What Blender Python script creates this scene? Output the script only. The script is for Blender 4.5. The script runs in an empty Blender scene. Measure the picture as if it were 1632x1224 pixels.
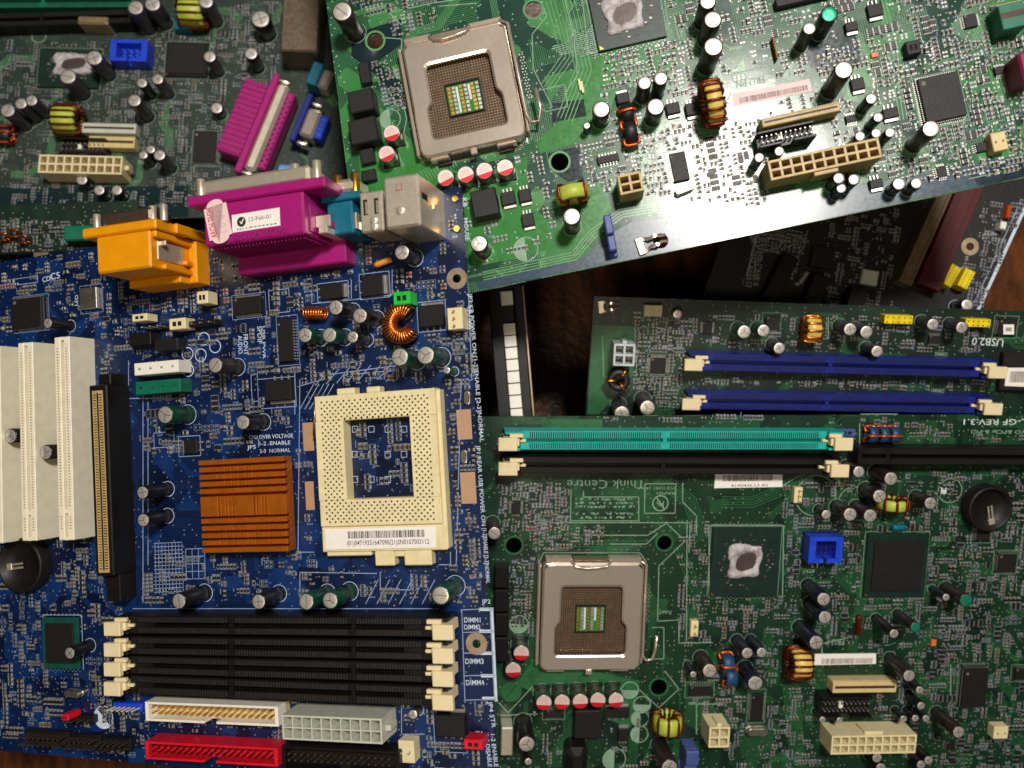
import bpy, math, random
from mathutils import Vector, Matrix

random.seed(11)
C = bpy.context.scene.collection
SC = bpy.context.scene
PI = math.pi
MM = 0.001

# ------------------------------------------------------------------ camera
F, CX, CY, CAMZ = 1306.0, 816.0, 612.0, 0.470       # focal length and centre in photo pixels, height in metres
cd = bpy.data.cameras.new('camera'); cam = bpy.data.objects.new('camera', cd); C.objects.link(cam)
cam.location = (0, 0, CAMZ)
cd.sensor_width = 36.0; cd.lens = 36.0 * F / 1632.0
cd.clip_start = 0.01; cd.clip_end = 20
cd.dof.use_dof = True; cd.dof.focus_distance = 0.355; cd.dof.aperture_fstop = 8.0
SC.camera = cam

# ------------------------------------------------------------------ light
w = bpy.data.worlds.new('World'); SC.world = w; w.use_nodes = True
bg = w.node_tree.nodes['Background']
bg.inputs[0].default_value = (1.0, 0.86, 0.72, 1); bg.inputs[1].default_value = 0.008
def area(name, loc, target, size, power, col, shape='DISK'):
    l = bpy.data.lights.new(name, 'AREA'); l.shape = shape; l.size = size; l.energy = power; l.color = col
    o = bpy.data.objects.new(name, l); C.objects.link(o); o.location = loc
    o.rotation_euler = (Vector(target) - Vector(loc)).to_track_quat('-Z', 'Y').to_euler()
    return o
area('ceiling_lamp', (0.17, 0.47, 1.28), (0.05, 0, 0.1), 0.19, 12.5, (1.0, 0.955, 0.88))
area('second_lamp', (-0.16, -0.36, 1.25), (-0.05, 0, 0.05), 0.30, 2.2, (1.0, 0.84, 0.64))
area('lit_ceiling', (0, -0.2, 1.6), (0, -0.2, 0), 3.0, 1.5, (1.0, 0.88, 0.76), 'SQUARE')
SC.view_settings.view_transform = 'Standard'; SC.view_settings.look = 'None'
SC.view_settings.exposure = 0.34; SC.view_settings.gamma = 1.0
SC.view_settings.use_curve_mapping = False
SC.cycles.max_bounces = 6

# ------------------------------------------------------------------ materials
def lin(c): return tuple((v / 255 / 12.92) if v / 255 < 0.04045 else ((v / 255 + 0.055) / 1.055) ** 2.4 for v in c)
MATS = {}
def nt_of(name):
    m = bpy.data.materials.new(name); m.use_nodes = True
    return m, m.node_tree, m.node_tree.nodes['Principled BSDF']
def mat(name, rgb, rough=0.5, metal=0.0, var=0.18, bump=0.0, nscale=900, spec=0.5, trans=0.0, rvar=1.0):
    m, t, p = nt_of(name)
    N, L = t.nodes, t.links
    col = lin(rgb)
    tc = N.new('ShaderNodeTexCoord')
    no = N.new('ShaderNodeTexNoise'); no.inputs['Scale'].default_value = nscale * 0.25; no.inputs['Detail'].default_value = 5
    L.new(tc.outputs['Object'], no.inputs['Vector'])
    mx = N.new('ShaderNodeMix'); mx.data_type = 'RGBA'
    mx.inputs['A'].default_value = tuple(v * (1 - var) for v in col) + (1,)
    mx.inputs['B'].default_value = tuple(min(1, v * (1 + var)) for v in col) + (1,)
    mr = N.new('ShaderNodeMapRange'); mr.inputs['From Min'].default_value = 0.3; mr.inputs['From Max'].default_value = 0.7
    L.new(no.outputs['Fac'], mr.inputs['Value']); L.new(mr.outputs['Result'], mx.inputs['Factor'])
    L.new(mx.outputs['Result'], p.inputs['Base Color'])
    p.inputs['Metallic'].default_value = metal
    p.inputs['Specular IOR Level'].default_value = spec
    rr = N.new('ShaderNodeMapRange'); rr.inputs['To Min'].default_value = max(0.05, rough - 0.07 * rvar); rr.inputs['To Max'].default_value = min(1, rough + 0.12 * rvar)
    n2 = N.new('ShaderNodeTexNoise'); n2.inputs['Scale'].default_value = nscale * 0.6; n2.inputs['Detail'].default_value = 3
    L.new(tc.outputs['Object'], n2.inputs['Vector']); L.new(n2.outputs['Fac'], rr.inputs['Value']); L.new(rr.outputs['Result'], p.inputs['Roughness'])
    if bump:
        b = N.new('ShaderNodeBump'); b.inputs['Strength'].default_value = bump; b.inputs['Distance'].default_value = 0.0003
        L.new(n2.outputs['Fac'], b.inputs['Height']); L.new(b.outputs['Normal'], p.inputs['Normal'])
    if trans:
        p.inputs['Subsurface Weight'].default_value = trans
        p.inputs['Subsurface Radius'].default_value = (0.003, 0.003, 0.002); p.inputs['Subsurface Scale'].default_value = 1.0
    MATS[name] = m
    return m

mat('black_plastic', (24, 22, 22), 0.45, bump=0.15, spec=0.3)
mat('chip_black', (30, 27, 28), 0.5, bump=0.2, nscale=2500, spec=0.3)
mat('slot_black', (23, 20, 20), 0.38, spec=0.3)
mat('slit_dark', (7, 6, 6), 0.8)
mat('contact_dull', (92, 78, 62), 0.4, 0.6)
mat('cream', (228, 213, 168), 0.42, bump=0.1, var=0.08)
mat('cream_dark', (214, 192, 136), 0.42, bump=0.1, var=0.1)
mat('tan', (188, 160, 104), 0.45, bump=0.1)
mat('pci_white', (236, 228, 204), 0.42, var=0.06)
mat('latch_cream', (232, 214, 172), 0.45, var=0.06)
mat('milky', (196, 198, 182), 0.35, var=0.08)
mat('white_plastic', (238, 234, 222), 0.4, var=0.05)
mat('teal', (30, 170, 158), 0.4, var=0.1)
mat('slot_blue', (12, 30, 122), 0.4)
mat('bright_blue', (30, 66, 206), 0.4)
mat('grey_blue', (70, 86, 150), 0.45)
mat('header_green', (24, 190, 60), 0.4)
mat('connector_green', (14, 104, 80), 0.4)
mat('purple', (160, 24, 112), 0.38, bump=0.1, var=0.08)
mat('port_yellow', (230, 150, 6), 0.38, bump=0.1, var=0.06)
mat('yellow', (232, 206, 20), 0.4)
mat('port_teal', (10, 100, 126), 0.4)
mat('light_blue', (112, 160, 216), 0.4)
mat('red', (214, 22, 44), 0.38, bump=0.1)
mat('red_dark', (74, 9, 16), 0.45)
mat('magenta_dark', (128, 20, 70), 0.45)
mat('aluminium', (226, 218, 210), 0.38, 0.7, var=0.05)
mat('print_coat', (226, 206, 200), 0.4, 0.25, var=0.05)
mat('slit_grey', (46, 40, 38), 0.5)
mat('rail_white', (246, 238, 214), 0.4, var=0.04)
mat('slit_tan', (178, 150, 110), 0.5)
mat('alu_mark', (120, 112, 106), 0.45, 0.8)
mat('can_side', (150, 146, 138), 0.3, 0.9)
mat('red_print', (206, 28, 44), 0.4, 0.25)
mat('pink_print', (226, 150, 146), 0.45, 0.2)
mat('nickel', (226, 210, 194), 0.22, 0.72, var=0.03, rvar=0.2)
mat('tan_shaded', (112, 94, 66), 0.5)  # tan darkened so the low board's shade sits in the colour
mat('nickel_dark', (150, 130, 112), 0.34, 0.9, var=0.06)
mat('shield', (226, 214, 194), 0.38, 0.7, var=0.05)
mat('gold', (216, 168, 84), 0.3, 0.95)
mat('contact_gold', (176, 146, 108), 0.42, 0.7)
mat('socket_floor', (70, 54, 42), 0.55, 0.2)
mat('solder', (168, 166, 158), 0.45, 0.6, var=0.25)
mat('lead', (186, 182, 174), 0.38, 0.75, var=0.15)
mat('copper', (226, 134, 62), 0.26, 0.92, var=0.18)
mat('copper_dark', (120, 48, 26), 0.32, 0.7)
mat('wire_orange', (224, 96, 34), 0.3, 0.6)
mat('core_lime', (176, 190, 70), 0.45)
mat('core_gold', (218, 190, 96), 0.4)
mat('core_black', (30, 28, 32), 0.45)
mat('core_blue', (28, 70, 110), 0.45)
mat('sleeve_black', (26, 23, 25), 0.25, var=0.1)
mat('sleeve_brown', (46, 34, 34), 0.28)
mat('sleeve_purple', (58, 48, 62), 0.32)
mat('sleeve_navy', (24, 28, 48), 0.28)
mat('sleeve_green', (10, 62, 44), 0.25)
mat('green_top', (20, 150, 112), 0.35, 0.5)
mat('smd_black', (26, 24, 25), 0.45)
mat('smd_tan', (94, 76, 58), 0.5)
mat('smd_grey', (92, 90, 88), 0.45)
mat('smd_red', (150, 44, 40), 0.4)
mat('orange_part', (228, 150, 36), 0.4)
mat('anodised', (206, 112, 26), 0.34, 0.6, var=0.12, bump=0.05)
mat('bare_pad', (186, 150, 118), 0.5, 0.2, var=0.06)
mat('ring_pad', (176, 156, 130), 0.42, 0.6)
mat('paper', (240, 234, 228), 0.6, var=0.03)
mat('paper_pink', (238, 205, 206), 0.6, var=0.04)
mat('ink', (30, 28, 30), 0.7)
mat('ink_grey', (120, 104, 98), 0.7)
mat('ink_red', (206, 30, 56), 0.6)
mat('ink_dark_purple', (84, 10, 62), 0.6)
mat('silk_white', (206, 214, 214), 0.55, var=0.15)
mat('silk_pale', (128, 158, 134), 0.55, var=0.15)
mat('silk_blue', (196, 210, 230), 0.55, var=0.15)
mat('substrate', (16, 40, 34), 0.4)
mat('substrate_green', (12, 74, 62), 0.4)
mat('die', (84, 70, 70), 0.3, 0.2)
mat('ink_pale', (196, 172, 172), 0.7)
mat('hole_dark', (4, 4, 4), 0.9)
mat('led_orange', (230, 110, 50), 0.4)
mat('crystal_can', (206, 198, 184), 0.25, 0.92)
mat('translucent_grey', (196, 204, 206), 0.35)
mat('phosphor', (196, 172, 132), 0.35, 0.8)

def paste_mat():
    m, t, p = nt_of('thermal_paste'); N, L = t.nodes, t.links
    tc = N.new('ShaderNodeTexCoord'); no = N.new('ShaderNodeTexNoise'); no.inputs['Scale'].default_value = 420; no.inputs['Detail'].default_value = 6
    L.new(tc.outputs['Object'], no.inputs['Vector'])
    cr = N.new('ShaderNodeValToRGB'); e = cr.color_ramp.elements
    e[0].position = 0.36; e[0].color = lin((150, 138, 138)) + (1,); e[1].position = 0.6; e[1].color = lin((196, 190, 194)) + (1,)
    L.new(no.outputs['Fac'], cr.inputs['Fac']); L.new(cr.outputs['Color'], p.inputs['Base Color'])
    b = N.new('ShaderNodeBump'); b.inputs['Strength'].default_value = 0.5; b.inputs['Distance'].default_value = 0.0004
    L.new(no.outputs['Fac'], b.inputs['Height']); L.new(b.outputs['Normal'], p.inputs['Normal']); p.inputs['Roughness'].default_value = 0.6
    MATS['thermal_paste'] = m
paste_mat()

def pcb_mat(name, dark, light, bare, rough=0.3, seed=0.0, spec=0.5):
    """Solder mask over copper: pours, bundles of tracks running in several directions, vias, faint scratches."""
    m, t, p = nt_of(name); N, L = t.nodes, t.links
    dk, lt, br = lin(dark), lin(light), lin(bare)
    tc = N.new('ShaderNodeTexCoord')
    mp = N.new('ShaderNodeMapping'); mp.inputs['Location'].default_value = (seed, seed * 0.7, 0)
    L.new(tc.outputs['Object'], mp.inputs['Vector'])
    def math_(op, a, b=None):
        n = N.new('ShaderNodeMath'); n.operation = op
        for i, v in enumerate((a, b)):
            if v is None: continue
            if isinstance(v, (int, float)): n.inputs[i].default_value = v
            else: L.new(v, n.inputs[i])
        return n.outputs[0]
    sx = N.new('ShaderNodeSeparateXYZ'); L.new(mp.outputs['Vector'], sx.inputs[0])
    X, Y = sx.outputs[0], sx.outputs[1]
    fl = N.new('ShaderNodeCombineXYZ'); L.new(X, fl.inputs[0]); L.new(Y, fl.inputs[1])
    def vor(scale, metric='CHEBYCHEV', feat='F1'):
        v = N.new('ShaderNodeTexVoronoi'); v.voronoi_dimensions = '2D'; v.distance = metric; v.feature = feat
        v.inputs['Scale'].default_value = scale; L.new(fl.outputs[0], v.inputs['Vector']); return v
    pour = vor(62, 'CHEBYCHEV'); cell = vor(95, 'MANHATTAN')
    sc = N.new('ShaderNodeSeparateColor'); L.new(cell.outputs['Color'], sc.inputs[0])
    ps = N.new('ShaderNodeSeparateColor'); L.new(pour.outputs['Color'], ps.inputs[0])
    pourm = math_('GREATER_THAN', ps.outputs[0], 0.52)
    def lines(coord, freq):
        return math_('GREATER_THAN', math_('SINE', math_('MULTIPLY', coord, freq)), 0.25)
    lx, ly = lines(X, 2 * PI / 0.00085), lines(Y, 2 * PI / 0.00085)
    ld = lines(math_('ADD', X, Y), 2 * PI / 0.0012)
    r = sc.outputs[0]
    selx = math_('LESS_THAN', r, 0.24); sely = math_('GREATER_THAN', r, 0.72)
    seld = math_('MULTIPLY', math_('GREATER_THAN', r, 0.24), math_('LESS_THAN', r, 0.36))
    tr = math_('ADD', math_('ADD', math_('MULTIPLY', lx, selx), math_('MULTIPLY', ly, sely)), math_('MULTIPLY', ld, seld))
    nolines = math_('MULTIPLY', math_('GREATER_THAN', r, 0.36), math_('LESS_THAN', r, 0.72))
    cop = math_('MINIMUM', math_('ADD', math_('MULTIPLY', tr, 0.8), math_('MULTIPLY', nolines, pourm)), 1.0)
    via = vor(420, 'EUCLIDEAN'); vs = N.new('ShaderNodeSeparateColor'); L.new(via.outputs['Color'], vs.inputs[0])
    viam = math_('MULTIPLY', math_('LESS_THAN', via.outputs['Distance'], 0.14), math_('GREATER_THAN', vs.outputs[1], 0.72))
    no = N.new('ShaderNodeTexNoise'); no.inputs['Scale'].default_value = 60; no.inputs['Detail'].default_value = 6; L.new(tc.outputs['Object'], no.inputs['Vector'])
    m1 = N.new('ShaderNodeMix'); m1.data_type = 'RGBA'; m1.inputs['A'].default_value = dk + (1,); m1.inputs['B'].default_value = lt + (1,)
    L.new(cop, m1.inputs['Factor'])
    m2 = N.new('ShaderNodeMix'); m2.data_type = 'RGBA'; m2.inputs['B'].default_value = br + (1,)
    L.new(m1.outputs['Result'], m2.inputs['A']); L.new(viam, m2.inputs['Factor'])
    m3 = N.new('ShaderNodeMix'); m3.data_type = 'RGBA'; m3.blend_type = 'MULTIPLY'; m3.inputs['Factor'].default_value = 0.5
    L.new(m2.outputs['Result'], m3.inputs['A']); L.new(no.outputs['Color'], m3.inputs['B'])
    gm = N.new('ShaderNodeMapRange'); gm.inputs['From Min'].default_value = 0.3; gm.inputs['From Max'].default_value = 0.7
    gm.inputs['To Min'].default_value = 0.55; gm.inputs['To Max'].default_value = 1.25; L.new(no.outputs['Fac'], gm.inputs['Value'])
    L.new(gm.outputs['Result'], m3.inputs['B'])
    L.new(m3.outputs['Result'], p.inputs['Base Color'])
    b = N.new('ShaderNodeBump'); b.inputs['Strength'].default_value = 0.25; b.inputs['Distance'].default_value = 0.00004
    L.new(cop, b.inputs['Height'])
    n3 = N.new('ShaderNodeTexNoise'); n3.inputs['Scale'].default_value = 240; n3.inputs['Detail'].default_value = 2; L.new(tc.outputs['Object'], n3.inputs['Vector'])
    b2 = N.new('ShaderNodeBump'); b2.inputs['Strength'].default_value = 0.06; b2.inputs['Distance'].default_value = 0.0003
    L.new(n3.outputs['Fac'], b2.inputs['Height']); L.new(b.outputs['Normal'], b2.inputs['Normal']); L.new(b2.outputs['Normal'], p.inputs['Normal'])
    rr = N.new('ShaderNodeMapRange'); rr.inputs['To Min'].default_value = rough - 0.06; rr.inputs['To Max'].default_value = rough + 0.1
    L.new(no.outputs['Fac'], rr.inputs['Value']); L.new(rr.outputs['Result'], p.inputs['Roughness'])
    p.inputs['Specular IOR Level'].default_value = spec
    MATS[name] = m
pcb_mat('pcb_blue', (6, 20, 52), (13, 46, 98), (120, 124, 134), 0.34, 0.13)
pcb_mat('pcb_green', (30, 66, 54), (66, 130, 74), (160, 170, 150), 0.18, 0.37, 0.62)
pcb_mat('pcb_lower', (14, 38, 29), (28, 72, 42), (130, 136, 116), 0.36, 0.71)
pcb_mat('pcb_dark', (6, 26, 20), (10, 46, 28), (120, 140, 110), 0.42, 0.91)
pcb_mat('pcb_left', (26, 42, 36), (42, 62, 50), (120, 118, 104), 0.55, 1.31)
pcb_mat('pcb_brown', (9, 7, 7), (15, 11, 10), (70, 56, 40), 0.5, 1.71)  # brown-black mask, darkened further to carry the shade of the gap
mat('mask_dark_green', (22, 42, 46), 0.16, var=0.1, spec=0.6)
mat('mask_slate_sheen', (44, 66, 84), 0.22, var=0.1, spec=0.6)  # dark mask zones with the lamp's bluish glare mixed into the colour
mat('silk_line', (142, 160, 196), 0.6, var=0.2)
mat('silk_dim', (120, 134, 160), 0.6, var=0.2)
mat('mask_green', (54, 124, 58), 0.18, var=0.1, spec=0.5)
mat('trace_green', (92, 146, 96), 0.22, spec=0.6)
mat('trace_lower', (36, 96, 54), 0.4)
mat('trace_blue', (20, 54, 108), 0.38)
mat('pcb_edge', (40, 70, 60), 0.5)

def wood_mat():
    m, t, p = nt_of('table_wood'); N, L = t.nodes, t.links
    tc = N.new('ShaderNodeTexCoord'); mp = N.new('ShaderNodeMapping'); mp.inputs['Scale'].default_value = (30, 9, 1); mp.inputs['Rotation'].default_value = (0, 0, 0.12)
    L.new(tc.outputs['Object'], mp.inputs['Vector'])
    no = N.new('ShaderNodeTexNoise'); no.inputs['Scale'].default_value = 3; no.inputs['Detail'].default_value = 9; no.inputs['Roughness'].default_value = 0.65
    L.new(mp.outputs['Vector'], no.inputs['Vector'])
    cr = N.new('ShaderNodeValToRGB'); e = cr.color_ramp.elements
    e[0].position = 0.33; e[0].color = lin((9, 5, 4)) + (1,); e[1].position = 0.74; e[1].color = lin((128, 72, 32)) + (1,)
    L.new(no.outputs['Fac'], cr.inputs['Fac']); L.new(cr.outputs['Color'], p.inputs['Base Color'])
    b = N.new('ShaderNodeBump'); b.inputs['Strength'].default_value = 0.5; b.inputs['Distance'].default_value = 0.0008
    n2 = N.new('ShaderNodeTexNoise'); n2.inputs['Scale'].default_value = 240; n2.inputs['Detail'].default_value = 8; L.new(tc.outputs['Object'], n2.inputs['Vector'])
    L.new(n2.outputs['Fac'], b.inputs['Height']); L.new(b.outputs['Normal'], p.inputs['Normal']); p.inputs['Roughness'].default_value = 0.3
    MATS['table_wood'] = m
wood_mat()

# ------------------------------------------------------------------ mesh builder (millimetres)
class MB:
    def __init__(s): s.v, s.f, s.m, s.s, s.T = [], [], [], [], None
    def add(s, vs, fs, m, smooth=False):
        o = len(s.v)
        s.v += [tuple(s.T @ Vector(q)) for q in vs] if s.T else [tuple(q) for q in vs]
        s.f += [tuple(i + o for i in f) for f in fs]
        s.m += [m] * len(fs); s.s += [smooth] * len(fs)
        return s
    def box(s, x0, x1, y0, y1, z0, z1, m, c=0.0):
        if x0 > x1: x0, x1 = x1, x0
        if y0 > y1: y0, y1 = y1, y0
        R = lambda i, z: [(x0 + i, y0 + i, z), (x1 - i, y0 + i, z), (x1 - i, y1 - i, z), (x0 + i, y1 - i, z)]
        if c <= 0:
            return s.add(R(0, z0) + R(0, z1), [(3, 2, 1, 0), (4, 5, 6, 7), (0, 1, 5, 4), (1, 2, 6, 5), (2, 3, 7, 6), (3, 0, 4, 7)], m)
        c = min(c, (x1 - x0) * .4, (y1 - y0) * .4, (z1 - z0) * .6)
        k = c * .7
        P = lambda z: [(x0 + k, y0, z), (x1 - k, y0, z), (x1, y0 + k, z), (x1, y1 - k, z), (x1 - k, y1, z), (x0 + k, y1, z), (x0, y1 - k, z), (x0, y0 + k, z)]
        Q = lambda z: [(x0 + c + k*.5, y0 + c, z), (x1 - c - k*.5, y0 + c, z), (x1 - c, y0 + c + k*.5, z), (x1 - c, y1 - c - k*.5, z), (x1 - c - k*.5, y1 - c, z), (x0 + c + k*.5, y1 - c, z), (x0 + c, y1 - c - k*.5, z), (x0 + c, y0 + c + k*.5, z)]
        fs = [tuple(range(7, -1, -1)), tuple(range(16, 24))]
        for a in (0, 8):
            fs += [(a + i, a + (i + 1) % 8, a + 8 + (i + 1) % 8, a + 8 + i) for i in range(8)]
        return s.add(P(z0) + P(z1 - c) + Q(z1), fs, m)
    def lathe(s, prof, n, mats, x=0, y=0, smooth=True):
        """prof: (r, z) from bottom to top; mats: one per segment or one for all."""
        vs = []
        for r, z in prof: vs += [(x + r * math.cos(2 * PI * i / n), y + r * math.sin(2 * PI * i / n), z) for i in range(n)]
        o = len(s.v); s.v += [tuple(s.T @ Vector(q)) for q in vs] if s.T else vs
        for k in range(len(prof) - 1):
            mm = mats[k] if isinstance(mats, (list, tuple)) else mats
            for i in range(n):
                j = (i + 1) % n
                s.f.append((o + k * n + i, o + k * n + j, o + (k + 1) * n + j, o + (k + 1) * n + i)); s.m.append(mm); s.s.append(smooth)
        mm = mats[-1] if isinstance(mats, (list, tuple)) else mats
        s.f.append(tuple(o + (len(prof) - 1) * n + i for i in range(n))); s.m.append(mm); s.s.append(False)
        return s
    def cyl(s, x, y, r, z0, z1, m, n=20, c=0.15):
        c = min(c, r * .4, (z1 - z0) * .4)
        return s.lathe([(r, z0), (r, z1 - c), (r - c, z1)], n, m, x, y)
    def disc(s, x, y, r, z, m, n=20, a0=0.0):
        return s.add([(x + r * math.cos(a0 + 2 * PI * i / n), y + r * math.sin(a0 + 2 * PI * i / n), z) for i in range(n)], [tuple(range(n))], m)
    def ring(s, x, y, r0, r1, z, m, n=32, a0=0, a1=2 * PI):
        full = abs(a1 - a0 - 2 * PI) < 1e-6; k = n if full else n + 1
        vs = []
        for r in (r0, r1): vs += [(x + r * math.cos(a0 + (a1 - a0) * i / n), y + r * math.sin(a0 + (a1 - a0) * i / n), z) for i in range(k)]
        return s.add(vs, [(i, k + i, k + (i + 1) % k, (i + 1) % k) for i in range(n)], m)
    def poly(s, pts, z, m): return s.add([(p[0], p[1], z) for p in pts], [tuple(range(len(pts)))], m)
    def strip(s, pts, wd, z, m):
        for (a, b) in zip(pts, pts[1:]):
            dx, dy = b[0] - a[0], b[1] - a[1]; l = math.hypot(dx, dy) or 1; nx, ny = -dy / l * wd / 2, dx / l * wd / 2; ex, ey = dx / l * wd / 2, dy / l * wd / 2
            s.add([(a[0] - ex + nx, a[1] - ey + ny, z), (a[0] - ex - nx, a[1] - ey - ny, z), (b[0] + ex - nx, b[1] + ey - ny, z), (b[0] + ex + nx, b[1] + ey + ny, z)], [(0, 1, 2, 3)], m)
        return s
    def tube(s, pts, r, m, n=8, closed=False):
        P = [Vector(p) for p in pts]; k = len(P); vs = []; up = Vector((0.137, 0.21, 0.97))
        for i, p in enumerate(P):
            a = P[(i - 1) % k] if closed or i else p; b = P[(i + 1) % k] if closed or i < k - 1 else p
            t = (b - a).normalized(); u = t.cross(up)
            if u.length < .1: u = t.cross(Vector((1, 0, 0)))
            u.normalize(); v = t.cross(u)
            vs += [tuple(p + (u * math.cos(2 * PI * j / n) + v * math.sin(2 * PI * j / n)) * r) for j in range(n)]
        fs = []
        for i in range(k if closed else k - 1):
            i2 = (i + 1) % k
            fs += [(i * n + j, i * n + (j + 1) % n, i2 * n + (j + 1) % n, i2 * n + j) for j in range(n)]
        if not closed: fs += [tuple(range(n - 1, -1, -1)), tuple((k - 1) * n + j for j in range(n))]
        return s.add(vs, fs, m, True)
    def mesh(s, name, origin=(0, 0, 0)):
        me = bpy.data.meshes.new(name)
        ox, oy, oz = origin
        me.from_pydata([((x - ox) * MM, (y - oy) * MM, (z - oz) * MM) for x, y, z in s.v], [], s.f)
        names = []
        for q in s.m:
            if q not in names: names.append(q)
        for q in names: me.materials.append(MATS[q])
        idx = {q: i for i, q in enumerate(names)}
        me.polygons.foreach_set('material_index', [idx[q] for q in s.m])
        me.polygons.foreach_set('use_smooth', s.s)
        me.update()
        return me
    def centre(s):
        xs = [q[0] for q in s.v]; ys = [q[1] for q in s.v]; zs = [q[2] for q in s.v]
        return ((min(xs) + max(xs)) / 2, (min(ys) + max(ys)) / 2, min(zs))

FONTS = {}
def glyphs(txt, bold=0.006):
    key = (txt, bold)
    if key not in FONTS:
        cu = bpy.data.curves.new('lettering', 'FONT'); cu.body = txt; cu.size = 1; cu.resolution_u = 2; cu.offset = bold
        o = bpy.data.objects.new('lettering', cu); C.objects.link(o)
        dg = bpy.context.evaluated_depsgraph_get(); me = bpy.data.meshes.new_from_object(o.evaluated_get(dg))
        vs = [(q.co.x, q.co.y) for q in me.vertices]; fs = [tuple(q.vertices) for q in me.polygons]
        bpy.data.objects.remove(o); bpy.data.curves.remove(cu); bpy.data.meshes.remove(me)
        x0, x1 = min(q[0] for q in vs), max(q[0] for q in vs)
        FONTS[key] = (vs, fs, x0, x1)
    return FONTS[key]
def lettering(mb, txt, a, b, hgt, z, m, frame=None, bold=0.006):
    """Write txt from a to b (mm) with cap height hgt; frame = (origin, xdir, ydir) puts it on any plane."""
    vs, fs, x0, x1 = glyphs(txt, bold)
    dx, dy = b[0] - a[0], b[1] - a[1]; l = math.hypot(dx, dy); ux, uy = dx / l, dy / l
    sx = l / (x1 - x0); sy = hgt / 0.70
    pts = []
    for x, y in vs:
        p, q = (x - x0) * sx, y * sy
        X, Y = a[0] + ux * p - uy * q, a[1] + uy * p + ux * q
        pts.append((X, Y, z) if frame is None else tuple(frame[0] + frame[1] * X + frame[2] * Y + frame[1].cross(frame[2]) * z))
    mb.add(pts, fs, m)

def link(name, me, parent=None, loc=(0, 0, 0), rot=(0, 0, 0)):
    o = bpy.data.objects.new(name, me); C.objects.link(o)
    o.parent = parent; o.location = loc; o.rotation_euler = rot
    return o

def ray(px, py): return Vector(((px - CX) / F, -(py - CY) / F, -1))

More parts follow.
